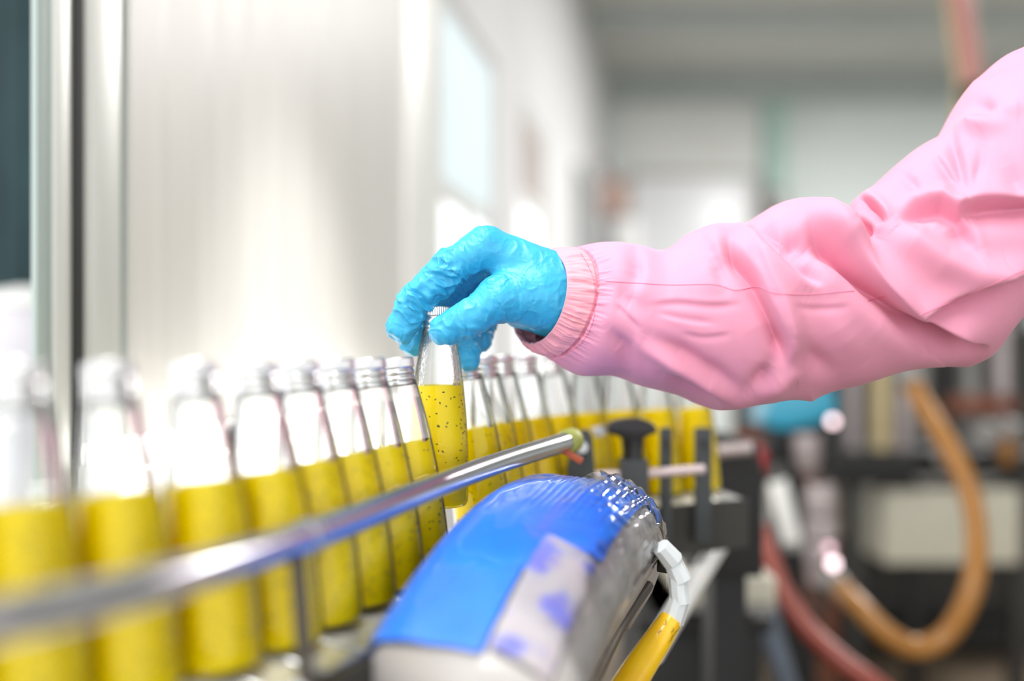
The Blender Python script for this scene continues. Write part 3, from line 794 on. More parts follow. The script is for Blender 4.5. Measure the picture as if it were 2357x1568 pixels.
for i0 in range(0, dims[0], 24):
    i1 = min(dims[0], i0 + 24)
    G = np.stack(np.meshgrid(gx[i0:i1], gy, gz, indexing='ij'), -1)
    dp = None
    for (a, ra), (b, rb) in palm:
        d, _ = cone_d(G, a, ra, b, rb); dp = d if dp is None else smin(dp, d, .013)
    tot = dp
    for nm, ch in chains.items():
        df = None
        for (a, ra), (b, rb) in zip(ch[:-1], ch[1:]):
            d, _ = cone_d(G, a, ra, b, rb); df = d if df is None else smin(df, d, .004)
        tot = np.minimum(tot, smin(dp, df, .012 if nm == 'thumb' else .008))
    fld[i0:i1] = tot
def surface_nets(fld):
    s = fld < 0
    nx, ny, nz = fld.shape
    cnt = np.zeros((nx - 1, ny - 1, nz - 1), np.float32); acc = np.zeros((nx - 1, ny - 1, nz - 1, 3), np.float32)
    cs = [(x, y, z) for x in (0, 1) for y in (0, 1) for z in (0, 1)]
    sl = lambda c: tuple(slice(c[k], fld.shape[k] - 1 + c[k]) for k in range(3))
    for c in cs:
        for ax in range(3):
            if c[ax] == 1: continue
            e = list(c); e[ax] = 1
            A, B = fld[sl(c)], fld[sl(e)]
            m = (A < 0) != (B < 0)
            t = np.where(m, A / np.where(m, A - B, 1), 0)
            cnt += m
            for k in range(3):
                acc[..., k] += m * (c[k] + (t if k == ax else 0))
    on = cnt > 0
    idx = -np.ones(cnt.shape, np.int64); idx[on] = np.arange(on.sum())
    base = np.argwhere(on)
    V = base + acc[on] / cnt[on][:, None]
    Fs = []
    for ax in range(3):
        a, b = [(1, 2), (2, 0), (0, 1)][ax]
        d0 = [slice(None)] * 3; d1 = [slice(None)] * 3
        d0[ax] = slice(0, -1); d1[ax] = slice(1, None)
        ch = s[tuple(d0)] != s[tuple(d1)]
        e = np.argwhere(ch)
        ok = (e[:, a] > 0) & (e[:, b] > 0) & (e[:, a] < fld.shape[a] - 1) & (e[:, b] < fld.shape[b] - 1)
        e = e[ok]
        ins = s[tuple(e.T)]
        def cell(da, db):
            q = e.copy(); q[:, a] -= da; q[:, b] -= db
            return idx[tuple(q.T)]
        Q = np.stack([cell(1, 1), cell(0, 1), cell(0, 0), cell(1, 0)], 1)
        Q[~ins] = Q[~ins][:, ::-1]
        Fs.append(Q)
    return V, np.concatenate(Fs)
V, Fq = surface_nets(fld)
V = lo + V * h_
Nn = vnormals(V, Fq)
# wrinkles of the loose nitrile: folds across the fingers, crinkles elsewhere
best = np.full(len(V), 9.0); along = np.zeros(len(V)); axis = np.zeros((len(V), 3)); amp = np.full(len(V), .30); joint = np.zeros(len(V))
for nm, ch in chains.items():
    acc_l = 0
    for k, ((a, ra), (b, rb)) in enumerate(zip(ch[:-1], ch[1:])):
        d, t = cone_d(V, a, ra, b, rb); L = np.linalg.norm(b - a)
        w = d < best
        if nm == 'thumb' and k == 0: w &= d < 0.001
        best = np.where(w, d, best); along = np.where(w, acc_l + t * L, along); axis[w] = (b - a) / L
        am = {'thumb': (.3, .5, .5), 'index': (.8, 1.2, .9)}.get(nm, (.8, 1.0, 1.0))[k]
        amp = np.where(w, am, amp); acc_l += L
dpv = np.full(len(V), 9.0)
for (a, ra), (b, rb) in palm: dpv = np.minimum(dpv, cone_d(V, a, ra, b, rb)[0])
wp = np.clip((best - dpv) / .006 + .5, 0, 1)
amp = amp * (1 - wp) + .24 * wp
kn_d = np.linalg.norm(V - chains['index'][0][0], axis=1)
amp *= .25 + .75 * np.clip((kn_d - .012) / .02, 0, 1)
q_ = V / .0135 + axis * (along * (1 / .0085 - 1 / .0135))[:, None] * (1 - wp)[:, None]
wv = np.stack([vnoise(V / .016 + 7), vnoise(V / .016 + 31), vnoise(V / .016 + 57)], 1) - .5
r1 = ridge(q_ + 2.2 * wv, 1.25); r2 = ridge(q_ * 2.1 + wv * 2.0 + 11, 1.2); r3 = vnoise(V / .02 + 5) - .5
# tension lines fanning from the knuckle to the web
disp = amp * (.0036 * (r1 - .5) + .0014 * (r2 - .5)) + .0015 * r3 * amp
web = (chains['index'][0][0] + chains['thumb'][1][0]) / 2
ln = np.exp(-(np.linalg.norm(V - web, axis=1) / .026) ** 2)
dv = V - web
disp += ln * .0007 * (ridge(np.c_[(dv[:, 0] * .95 + dv[:, 2] * .3) / .0055, (dv[:, 2] * .95 - dv[:, 0] * .3) / .05, dv[:, 1] / .03], 2.5) - .3)
V2 = V + Nn * disp[:, None]

ps = thing('person', 'person in pink long-sleeved coat and blue glove, reaching left to lift a bottle', 'person', P(1850, 760, HZ))
me_h = bpy.data.meshes.new('glove')
me_h.vertices.add(len(V2)); me_h.vertices.foreach_set('co', V2.astype(np.float32).ravel())
me_h.loops.add(len(Fq) * 4); me_h.loops.foreach_set('vertex_index', Fq.astype(np.int32).ravel())
me_h.polygons.add(len(Fq)); me_h.polygons.foreach_set('loop_start', np.arange(0, len(Fq) * 4, 4, dtype=np.int32))
me_h.polygons.foreach_set('use_smooth', [True] * len(Fq))
me_h.update(); me_h.validate()
link('glove', me_h, M['glove'], ps, label='wrinkled blue nitrile glove over the right hand')

# ------------------------------------------------------------------ pink sleeve
# station: top px, bottom px, front shift px, half depth (m)
ST = [((1257, 579), (1222, 794), 58, .043), ((1322, 573), (1272, 822), 64, .047), ((1385, 551), (1335, 851), 42, .055), ((1450, 553), (1415, 858), 22, .058),
      ((1520, 570), (1490, 888), 6, .060), ((1590, 536), (1570, 908), 0, .064), ((1645, 516), (1650, 935), 0, .067), ((1712, 520), (1715, 941), 0, .068),
      ((1765, 482), (1790, 931), 0, .068), ((1815, 458), (1850, 918), 0, .068), ((1872, 468), (1930, 898), 0, .068), ((1930, 503), (2010, 878), 0, .068),
      ((1965, 452), (2090, 854), 0, .070), ((2015, 421), (2180, 843), 0, .072), ((2080, 370), (2238, 836), 0, .074), ((2140, 325), (2276, 806), 0, .076),
      ((2186, 286), (2312, 764), 0, .078), ((2226, 214), (2360, 712), 0, .080), ((2290, 165), (2420, 640), 0, .082), ((2357, 105), (2500, 560), 0, .085),
      ((2450, 20), (2600, 470), 0, .088), ((2600, -110), (2740, 360), 0, .092)]
tp = np.array([s[0] for s in ST], float); bt = np.array([s[1] for s in ST], float); sh = np.array([s[2] for s in ST], float); hdp = np.array([s[3] for s in ST])
def cat(arr, s):
    arr = np.asarray(arr, float); arr = arr if arr.ndim > 1 else arr[:, None]
    e = np.vstack([2 * arr[0] - arr[1], arr, 2 * arr[-1] - arr[-2]])
    i = np.minimum(np.floor(s).astype(int), len(arr) - 2); t = (s - i)[:, None]
    p0, p1, p2, p3 = e[i], e[i + 1], e[i + 2], e[i + 3]
    return 0.5 * ((2 * p1) + (-p0 + p2) * t + (2 * p0 - 5 * p1 + 4 * p2 - p3) * t ** 2 + (-p0 + 3 * p1 - 3 * p2 + p3) * t ** 3)
def sleeve_grid(s_arr, nth):
    th = np.linspace(0, 2 * math.pi, nth, endpoint=False)
    T, B, S_, H_ = cat(tp, s_arr), cat(bt, s_arr), cat(sh, s_arr)[:, 0], cat(hdp, s_arr)[:, 0]
    Cc, Vv = (T + B) / 2, (T - B) / 2
    px = Cc[:, None, 0] + Vv[:, None, 0] * np.sin(th) + S_[:, None] * np.cos(th)
    py = Cc[:, None, 1] + Vv[:, None, 1] * np.sin(th)
    ZC_ = HZ + 0.004
    X = (px - 1178.5) * ZC_ / F; Zw = CAM_H - (py - HOR) * ZC_ / F; Y = ZC_ - H_[:, None] * np.cos(th)
    W = np.stack([X, Y, Zw], -1)
    return W.reshape(-1, 3), np.repeat(s_arr, nth), np.tile(th, len(s_arr))
def grid_faces(ns_, nth):
    i, k = np.meshgrid(np.arange(ns_ - 1), np.arange(nth), indexing='ij'); k2 = (k + 1) % nth
    return np.stack([i * nth + k, i * nth + k2, (i + 1) * nth + k2, (i + 1) * nth + k], -1).reshape(-1, 4)
def to_px(W): return np.stack([1178.5 + W[:, 0] * F / W[:, 1], HOR - (W[:, 2] - CAM_H) * F / W[:, 1]], 1)
def fold(px, pts, h, wl_, wr_, fade=.25):
    """height of a fold along a line: wl_ / wr_ are its widths to the left / right when walking along the points (image y down)"""
    pts = np.array(pts, float); seg = np.diff(pts, axis=0); L = np.r_[0, np.cumsum(np.linalg.norm(seg, axis=1))]
    bd = np.full(len(px), 1e9); sg = np.zeros(len(px)); tt = np.zeros(len(px))
    for k in range(len(seg)):
        d = seg[k]; t = np.clip(((px - pts[k]) @ d) / (d @ d), 0, 1); c = pts[k] + t[:, None] * d; r = px - c
        di = np.linalg.norm(r, axis=1); w = di < bd
        bd = np.where(w, di, bd); sg = np.where(w, d[0] * r[:, 1] - d[1] * r[:, 0], sg); tt = np.where(w, (L[k] + t * (L[k + 1] - L[k])) / L[-1], tt)
    wd = np.where(sg > 0, wr_, wl_)
    e = np.clip(tt / fade, 0, 1) * np.clip((1 - tt) / fade, 0, 1) if fade > 0 else 1
    e = .25 + .75 * e
    return h * np.exp(-(bd / wd) ** 2) * e
# rounded ridges (+) and hollows (-)
FOLDS = [
    ([(1831, 572), (1908, 615), (1955, 650), (1993, 693), (2051, 747), (2127, 806)], .006, 14, 60, .3),
    ([(2078, 512), (2110, 482), (2162, 476), (2206, 503), (2238, 575)], -.011, 20, 30, .2),
    ([(2075, 495), (2112, 458), (2170, 452), (2225, 488), (2258, 575)], .006, 20, 16, .3),
    ([(2051, 506), (2098, 548), (2170, 600), (2242, 624), (2310, 634), (2380, 612)], .009, 34, 40, .2),
    ([(1950, 512), (1985, 532), (2005, 540)], -.012, 20, 24, .3),
    ([(1850, 462), (1892, 492), (1949, 545), (2002, 572)], .009, 20, 26, .3),
    ([(1790, 560), (1830, 560), (1868, 590)], -.008, 30, 26, .3),
    ([(1700, 530), (1760, 600), (1800, 680), (1828, 770), (1832, 850)], .006, 30, 20, .25),
    ([(1640, 520), (1652, 580), (1640, 640)], .004, 26, 26, .4),
    ([(1627, 560), (1652, 612), (1672, 660)], -.004, 14, 18, .4),
    ([(1475, 793), (1540, 828), (1600, 862), (1650, 898), (1706, 930)], .006, 20, 18, .3),
    ([(1500, 780), (1570, 815), (1640, 860), (1700, 900)], -.005, 22, 18, .3),
    ([(1530, 870), (1600, 900), (1660, 925)], -.004, 20, 22, .3),
    ([(1738, 915), (1790, 888), (1840, 850)], .005, 22, 22, .4),
    ([(1730, 890), (1755, 870), (1775, 840)], -.005, 18, 18, .4),
    ([(1840, 790), (1875, 830), (1925, 870)], -.005, 26, 30, .4),
    ([(1890, 700), (1940, 770), (1990, 830)], .004, 40, 40, .4),
    ([(1385, 640), (1440, 690), (1500, 720)], -.003, 24, 30, .4),
    ([(1462, 560), (1470, 620), (1455, 680)], -.004, 14, 26, .4),
    ([(1400, 760), (1440, 800), (1450, 850)], -.004, 16, 22, .4),
    ([(1186, 0), (1187, 1)], 0, 1, 1, .4),
    ([(2186, 290), (2205, 360), (2228, 440)], -.004, 12, 22, .4),
    ([(2190, 296), (2260, 282), (2350, 240)], .007, 22, 26, .3),
    ([(2230, 240), (2290, 262), (2340, 262)], -.006, 26, 22, .3),
    ([(2150, 360), (2190, 410), (2225, 460)], -.003, 12, 16, .4),
    ([(2262, 330), (2255, 380), (2240, 440)], -.0022, 12, 12, .4),
    ([(2320, 380), (2345, 440), (2350, 480)], -.003, 20, 24, .4),
    ([(2070, 400), (2100, 420), (2120, 450)], -.003, 12, 18, .4),
]
# overlapping cloth: points, height of the near side, drop of the far side, their widths, far side (+1: lower left when walking right and down)
CLIFFS = [
    ([(1858, 492), (1893, 530), (1946, 580), (2003, 640), (2051, 687), (2108, 735), (2194, 770), (2285, 802)], .009, .017, 52, 44, 1, .16),
    ([(1672, 540), (1698, 589), (1736, 637), (1760, 685), (1788, 747), (1808, 800), (1808, 850)], .005, .009, 34, 26, 1, .2),
    ([(1700, 518), (1755, 552), (1803, 598), (1855, 646), (1900, 662)], .004, .006, 34, 34, -1, .25),
    ([(2110, 732), (2194, 694), (2290, 654), (2420, 604)], .003, .010, 40, 46, 1, .1),
    ([(2200, 482), (2250, 466), (2310, 462), (2440, 470)], .004, .013, 40, 52, 1, .12),
    ([(1966, 444), (2012, 468), (2048, 516)], .004, .008, 20, 26, 1, .3),
    ([(1480, 700), (1560, 694), (1640, 700), (1720, 694)], .0006, .0016, 14, 14, 1, .3),
    ([(1500, 722), (1580, 740), (1660, 750)], .0005, .0013, 12, 12, -1, .3),
    ([(1560, 760), (1620, 772), (1690, 765)], .0004, .0011, 12, 12, 1, .3),
    ([(1410, 690), (1450, 730), (1480, 760)], .0006, .0015, 14, 12, 1, .3),
    ([(1810, 700), (1880, 706), (1960, 700)], .0004, .0012, 12, 12, 1, .3),
    ([(2185, 300), (2205, 360), (2232, 450)], .001, .002, 24, 18, 1, .3),
    ([(2150, 350), (2180, 385), (2200, 420)], .0008, .0014, 16, 14, 1, .3),
]
def cliff(px, pts, h, g, wa, wb_, side, fade):
    pts = smooth_path([(a, b, 0) for a, b in pts], 5)[:, :2]
    seg = np.diff(pts, axis=0); L = np.r_[0, np.cumsum(np.linalg.norm(seg, axis=1))]
    bd = np.full(len(px), 1e9); sg = np.zeros(len(px)); tt = np.zeros(len(px))
    for k in range(len(seg)):
        d = seg[k]; t = np.clip(((px - pts[k]) @ d) / (d @ d), 0, 1); r = px - (pts[k] + t[:, None] * d)
        di = np.linalg.norm(r, axis=1); w = di < bd
        bd = np.where(w, di, bd); sg = np.where(w, d[0] * r[:, 1] - d[1] * r[:, 0], sg); tt = np.where(w, (L[k] + t * (L[k + 1] - L[k])) / L[-1], tt)
    dd_ = bd * np.sign(sg) * side
    up_ = 1 / (1 + np.exp(np.clip(dd_ / 3.2, -30, 30)))
    e = np.clip(tt / fade, 0, 1) * np.clip((1 - tt) / fade, 0, 1); e = e * e * (3 - 2 * e)
    return e * (up_ * h * np.exp(-(dd_ / wa) ** 2) - (1 - up_) * g * np.exp(-(dd_ / wb_) ** 2))
def sleeve_disp(W, s, th, N):
    px = to_px(W)
    front = np.clip(np.cos(th) * 1.4 + .35, 0, 1)
    d = np.zeros(len(W))
    for pts, h, a, b, fd in FOLDS: d += fold(px, pts, h * 1.45, a, b, fd)
    for cf in CLIFFS: d += 1.6 * cliff(px, *cf)
    back = (ridge(np.c_[W[:, 0] * 14 + W[:, 2] * 12, W[:, 2] * 7, W[:, 1] * 6 + 3], 1.5) - .5) * .012
    body = np.clip((s - 1.0) / 1.2, 0, 1)
    d = (d * front + back * (1 - front)) * body
    d += body * (.0022 * (vnoise(W / .035 + 3) - .5) + .0016 * (ridge(np.c_[W[:, 0] / .05 + W[:, 2] / .09, W[:, 2] / .03, W[:, 1] / .05] + 8, 2) - .4) * np.clip((2.2 - np.abs(s - 4) / 3), 0, 1) * .6)
    gath = ridge(np.c_[th * 13 + .6 * s, s * .55 + 4, th * 0 + 2], 1.4) - .45
    gath2 = ridge(np.c_[th * 27 - .4 * s, s * .8 + 9, th * 0 + 5], 1.2) - .45
    gw = np.clip(1.9 - s, 0, 1) * np.clip(s * 4 + .18, 0, 1)
    d += gw * (.0024 * gath + .0012 * gath2)
    d -= .0030 * np.exp(-((s - 1.0) / .055) ** 2)
    d += .0016 * np.exp(-((s - .5) / .3) ** 2)
    return d
NT = 400
s_cuff = np.linspace(0, 1.02, 70); s_body = np.concatenate([np.linspace(1.0, 5, 150), np.linspace(5, 17.6, 460)[1:], np.linspace(17.6, 21, 50)[1:]])
def sleeve_mesh(name, s_arr, nth, lip=False):
    W, s, th = sleeve_grid(s_arr, nth); Fc = grid_faces(len(s_arr), nth); N = vnormals(W, Fc)
    cen = W.reshape(len(s_arr), nth, 3).mean(1); out = W - np.repeat(cen, nth, 0)
    if (N * out).sum() < 0: N = -N; Fc = Fc[:, ::-1]
    W2 = W + N * sleeve_disp(W, s, th, N)[:, None]
    if lip:   # fabric turned in at the opening
        k = 14; inn = []
        for j in range(1, k):
            row_ = W2.reshape(len(s_arr), nth, 3)[min(j * 2, len(s_arr) - 1)]; c_ = cen[min(j * 2, len(s_arr) - 1)]
            o_ = row_ - c_; o_ /= np.linalg.norm(o_, axis=1)[:, None]
            inn.append(row_ - o_ * .0022)
        W2 = np.concatenate([np.concatenate(inn[::-1]), W2]); Fc = grid_faces(len(s_arr) + k - 1, nth)
    return W2, Fc
def big_mesh(name, V_, F_):
    me = bpy.data.meshes.new(name)
    me.vertices.add(len(V_)); me.vertices.foreach_set('co', np.ascontiguousarray(V_, np.float32).ravel())
    me.loops.add(len(F_) * 4); me.loops.foreach_set('vertex_index', np.ascontiguousarray(F_, np.int32).ravel())
    me.polygons.add(len(F_)); me.polygons.foreach_set('loop_start', np.arange(0, len(F_) * 4, 4, dtype=np.int32))
    me.polygons.foreach_set('use_smooth', [True] * len(F_)); me.update(); me.validate()
    bm = bmesh.new(); bm.from_mesh(me); bmesh.ops.recalc_face_normals(bm, faces=bm.faces[:]); bm.to_mesh(me); bm.free()
    me.polygons.foreach_set('use_smooth', [True] * len(me.polygons))
    return me
Vs, Fs_ = sleeve_mesh('sleeve', s_body, NT)
ring = np.arange((len(s_body) - 1) * NT, len(s_body) * NT)
cen_ = Vs[ring].mean(0); Vs = np.vstack([Vs, Vs[ring] * .4 + cen_ * .6, cen_[None]]); nb = len(s_body) * NT; kk = np.arange(NT); k2 = (kk + 1) % NT
Fs_ = np.vstack([Fs_, np.stack([ring[kk], ring[k2], nb + k2, nb + kk], 1), np.stack([nb + kk[::2], nb + k2[::2], nb + (k2[::2] + 1) % NT, np.full(NT // 2, nb + NT)], 1)])
me_s = big_mesh('sleeve', Vs, Fs_)
sl = link('sleeve', me_s, M['pink'], ps, label='pink cotton sleeve with deep folds')
Vc, Fc_ = sleeve_mesh('cuff', s_cuff, NT, True)
link('cuff', big_mesh('cuff', Vc, Fc_), M['pink_cuff'], sl, label='gathered elastic cuff')
# seams sewn along the sleeve and round the cuff
from mathutils.bvhtree import BVHTree
bvh = BVHTree.FromPolygons([tuple(map(float, p)) for p in Vs], [tuple(map(int, q)) for q in Fs_])
bvc = BVHTree.FromPolygons([tuple(map(float, p)) for p in Vc], [tuple(map(int, q)) for q in Fc_])
def drape(ptspx, trees, lift=.0001):
    out = []
    for x, y, _ in smooth_path([(a, b, 0) for a, b in ptspx], 16):
        tgt = P(x, y, 1.0); dr_ = Vector(tgt) - Vector((0, 0, CAM_H)); dr_.normalize()
        bestd = None
        for tr in trees:
            loc, nor, _, dist = tr.ray_cast(Vector((0, 0, CAM_H)), dr_)
            if loc is not None and (bestd is None or dist < bestd[1]): bestd = (loc, dist)
        if bestd: out.append(np.array(bestd[0]) - np.array(dr_) * lift)
    return out
for pts in ([(1372, 646), (1440, 650), (1544, 656), (1640, 655), (1694, 668), (1745, 660), (1785, 675), (1862, 678), (1930, 672), (1966, 670)], [(1996, 694), (2040, 680)], [(2112, 728), (2200, 690), (2300, 648), (2357, 622)]):
    dp_ = drape(pts, [bvh])
    if len(dp_) > 3: link('seam', tube_mesh('seam', dp_, .00042, 6), M['pink_thread'], sl)
st = drape([(1336, 582), (1354, 612), (1367, 648), (1371, 692), (1365, 738), (1347, 778), (1318, 806), (1290, 821)], [bvc, bvh])
for k in range(0, len(st) - 3, 3):
    link('stitch', tube_mesh('stitch', st[k:k + 3], .0004, 6), M['pink_thread'], sl)

# ------------------------------------------------------------------ things at the back of the room
wbd = thing('white_board', 'large bright white board in grey frame on the far wall', 'board', (bw(1595), BZ - 0.06, CAM_H + .2))
link('board', box_mesh('board', ((bw(1455) + bw(1728)) / 2, BZ - .05, CAM_H - (560 - HOR) * BZ / F), ((bw(1728) - bw(1455)) / 2, .012, .48), None, .003), M['white_board'], wbd)
for (x0, x1, y0, y1) in ((1440, 1745, 398, 412), (1728, 1748, 412, 720), (1438, 1455, 412, 720)):
    link('frame_bar', box_mesh('frame_bar', ((bw(x0) + bw(x1)) / 2, BZ - .05, CAM_H - ((y0 + y1) / 2 - HOR) * BZ / F), ((bw(x1) - bw(x0)) / 2, .025, (y1 - y0) / 2 * BZ / F), None, .004), M['grey_frame'], wbd)
bg = thing('hanging_bag', 'small brown and pink bag hanging left of the white board', 'bag', P(1400, 500, 7.2))
prof = [(0.0, -.16), (.07, -.155), (.12, -.12), (.14, -.05), (.13, .03), (.1, .09), (.05, .12), (0.0, .125)]
link('bag_body', lathe('bag_body', [(r, z) for r, z in prof], 24, org=P(1405, 450, 7.2)), M['brown'], bg)
link('strap', tube_mesh('strap', [P(1400, 415, 7.2), P(1392, 395, 7.25), P(1390, 370, 7.3)], .015, 8), M['rust'], bg)
wc = thing('white_cabinet', 'white low cabinet under the hanging bag at the far wall', 'cabinet', P(1400, 800, 7.0) * np.array([1, 1, 0]))
link('body', boxpx('body', 1416, 505, 1470, 1165, 7.0, .5, .01), M['white_board'], wc)
link('door', boxpx('door', 1419, 515, 1441, 1150, 6.985, .012, .003), M['white_metal'], wc)
link('door', boxpx('door', 1445, 515, 1467, 1150, 6.985, .012, .003), M['white_metal'], wc)
fx = thing('wall_speaker', 'small dark box on the wall right of the white board', 'box', P(1782, 470, 7.8))
link('case', boxpx('case', 1762, 436, 1808, 500, 7.8, .14, .01), M['mach_dark'], fx)
link('front', boxpx('front', 1768, 442, 1802, 494, 7.79, .008, .003), M['mach_grey'], fx)

rp = thing('red_pipe', 'faded red pipe hanging from the ceiling at the upper right', 'pipe', P(2236, 235, 3.0))
link('pipe', tube_mesh('pipe', [P(2183, -190, 3.0), P(2215, 20, 3.0), P(2240, 205, 3.0)], .030, 20), M['red_pipe'], rp)
link('collar', tube_mesh('collar', [P(2236, 195, 3.0), P(2240, 222, 3.0), P(2243, 240, 3.0)], [.034, .036, .026], 20), M['mach_dark'], rp)
gp2 = thing('drop_pipe', 'pale grey pipe hanging beside the faded red pipe', 'pipe', P(2205, 400, 3.2))
link('pipe', tube_mesh('pipe', smooth_path([P(2168, -200, 3.2), P(2190, 40, 3.2), P(2212, 200, 3.2), P(2205, 290, 3.2), P(2200, 420, 3.2)], 6), .017, 14), M['beige'], gp2)
link('nozzle', tube_mesh('nozzle', [P(2200, 415, 3.2), P(2199, 450, 3.2)], [.02, .012], 14), M['mach_grey'], gp2)

# filling machine at the right
fm = thing('filling_machine', 'dark filling machine with upright tubes and cream front panel', 'machine', P(2150, 1490, 3.3) * np.array([1, 1, 0]))
link('rear_panel', boxpx('rear_panel', 1690, 760, 2470, 1500, 3.75, .05, .01), M['mach_dark'], fm)
link('deck', boxpx('deck', 1915, 1045, 2480, 1078, 3.2, .5, .008), M['mach_black'], fm)
link('deck_front', boxpx('deck_front', 1915, 1052, 2110, 1118, 3.15, .08, .01), M['mach_black'], fm)
link('front_panel', boxpx('front_panel', 2035, 1125, 2352, 1300, 3.2, .45, .015), M['mach_cream'], fm)
link('panel_lip', boxpx('panel_lip', 2010, 1098, 2300, 1112, 3.17, .05, .006), M['mach_grey'], fm)
for (x, y0, y1, r, m) in ((1962, 700, 1042, 17, 'mauve_steel'), (2027, 700, 1042, 20, 'beige'), (2078, 700, 1046, 18, 'mauve_steel'), (2122, 700, 1000, 15, 'mach_grey'),
                          (2170, 700, 1000, 16, 'mach_black'), (2232, 700, 1046, 19, 'mach_grey'), (2305, 700, 1046, 20, 'mauve_steel'), (2352, 700, 1046, 18, 'mach_dark'), (1930, 760, 1042, 12, 'mach_dark')):
    link('upright_tube', tube_mesh('upright_tube', [P(x, y1, 3.35), P(x, (y0 + y1) / 2, 3.35), P(x, y0, 3.35)], r * 3.35 / F, 18), M[m], fm)
link('red_band', boxpx('red_band', 2180, 912, 2340, 952, 3.28, .03, .004), M['rust'], fm)
for (x0, x1, m) in ((1950, 1985, 'mach_dark'), (2095, 2120, 'mach_black'), (2330, 2365, 'mach_dark'), (1895, 1925, 'rust')):
    a, b = P(x0, 1078, 3.25), P(x1, 1078, 3.25)
    link('leg', box_mesh('leg', ((a[0] + b[0]) / 2, 3.27, a[2] / 2), ((b[0] - a[0]) / 2, .03, a[2] / 2), None, .005), M[m], fm)
for (x, y, r) in ((2270, 1000, 30), (2175, 1050, 26), (2330, 990, 24)):
    link('pulley', tube_mesh('pulley', [P(x, y, 3.2), P(x, y, 3.14), P(x, y, 3.11)], [r * 3.2 / F, r * 3.2 / F, r * 2.2 / F], 20), M['mach_grey'], fm)
link('yellow_fitting', tube_mesh('yellow_fitting', [P(2318, 1070, 3.1), P(2318, 1045, 3.1), P(2318, 1010, 3.1)], [.012, .022, .016], 14), M['orange_hose'], fm)
link('base_plate', boxpx('base_plate', 1890, 1440, 2400, 1475, 3.6, .12, .008), M['mach_black'], fm)

tm = thing('pump_motor', 'black pump with glossy teal cover under the pink sleeve', 'pump', P(1840, 1330, 2.45))
def prismpx(name, pts, Z, d, bev=.006): return plate_mesh(name, pts, Z, d, bev)
link('cover', prismpx('cover', [(1752, 975), (1770, 925), (1800, 895), (1900, 885), (1926, 905), (1926, 955), (1880, 978), (1800, 992)], 2.45, .16), M['mach_teal'], tm)
link('motor_body', prismpx('motor_body', [(1770, 992), (1905, 975), (1915, 1090), (1900, 1110), (1790, 1110), (1768, 1080)], 2.46, .15), M['mach_black'], tm)
link('cylinder', tube_mesh('cylinder', [P(1857, 1085, 2.40), P(1857, 1060, 2.40), P(1857, 1000, 2.40)], [22 * 2.4 / F, 30 * 2.4 / F, 30 * 2.4 / F], 22), M['mauve_steel'], tm)
link('red_knob', lathe('red_knob', [(0, -.03), (.02, -.028), (.027, -.01), (.027, .015), (.018, .03), (0, .032)], 20, org=P(1734, 1062, 2.35)), M['red'], tm)
link('knob_stem', tube_mesh('knob_stem', [P(1734, 1060, 2.35), P(1790, 1060, 2.47)], .008, 10), M['mach_dark'], tm)
link('column', boxpx('column', 1795, 1105, 1880, 1700, 2.52, .08, .006), M['mach_black'], tm)
link('foot', box_mesh('foot', (P(1838, 1400, 2.56)[0], 2.56, .02), (.12, .12, .02), None, .006), M['mach_black'], tm)
link('bracket', boxpx('bracket', 1690, 995, 1762, 1012, 2.42, .05, .004), M['rust'], tm)

wrd = thing('white_cylinder', 'short white tilted cylinder left of the orange hose loop', 'cylinder', P(1815, 1255, 2.05))
link('barrel', tube_mesh('barrel', smooth_path([P(1822, 1248, 2.05), P(1806, 1180, 2.05), P(1790, 1108, 2.05)], 4), 23 * 2.05 / F, 22), M['white_metal'], wrd)
link('collar', tube_mesh('collar', [P(1825, 1262, 2.05), P(1821, 1245, 2.05)], 26 * 2.05 / F, 22), M['mach_grey'], wrd)
link('hanger', tube_mesh('hanger', [P(1790, 1110, 2.05), P(1786, 1080, 2.2), P(1800, 1070, 2.47)], .008, 10), M['mach_dark'], wrd)

gv = thing('valve_stack', 'stack of grey steel valve rings beside the white cylinder', 'valve', P(1890, 1340, 2.26))
for (y0, y1, r) in ((1185, 1115, 33), (1240, 1192, 36), (1300, 1245, 33), (1345, 1305, 26)):
    link('ring', tube_mesh('ring', [P(1888, y0, 2.26), P(1888, (y0 + y1) / 2, 2.26), P(1888, y1, 2.26)], [r * 2.2 / F, r * 2.4 / F, r * 2.2 / F], 20), M['mauve_steel'], gv)
link('spindle', tube_mesh('spindle', [P(1888, 1420, 2.26), P(1888, 1260, 2.26), P(1888, 1090, 2.26)], .012, 12), M['mach_dark'], gv)
link('mount', boxpx('mount', 1868, 1100, 1908, 1420, 2.30, .05, .004), M['rust'], gv)

def add_glint(x, y, Z, r, m, label):  # glowing balls stand for glints on chrome bolts; no lamps sit here
    t = thing('glint_ball', label, 'lamp', P(x, y, Z), 'glowing balls standing in for glints on the machinery')
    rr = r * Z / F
    link('glow_ball', lathe('glow_ball', [(0, -rr), (rr * .5, -rr * .87), (rr * .87, -rr * .5), (rr, 0), (rr * .87, rr * .5), (rr * .5, rr * .87), (0, rr)], 16, org=P(x, y, Z)), M[m], t)
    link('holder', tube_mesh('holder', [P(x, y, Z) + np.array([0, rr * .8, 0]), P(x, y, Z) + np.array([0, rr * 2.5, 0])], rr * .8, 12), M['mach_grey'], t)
add_glint(1917, 970, 2.36, 10, 'glow_ball', 'round glowing ball standing for a glint right of the teal pump cover')
add_glint(1918, 1298, 2.20, 12, 'glow_ball', 'bright glowing ball standing for a glint low on the valve stack')
add_glint(1908, 1262, 2.21, 10, 'glow_ball_dim', 'dim pink glowing ball standing for a glint above the bright one on the valve stack')
add_glint(1708, 1262, 1.95, 10, 'glow_ball_dim', 'dim pink glowing ball standing for a glint above the red hose')

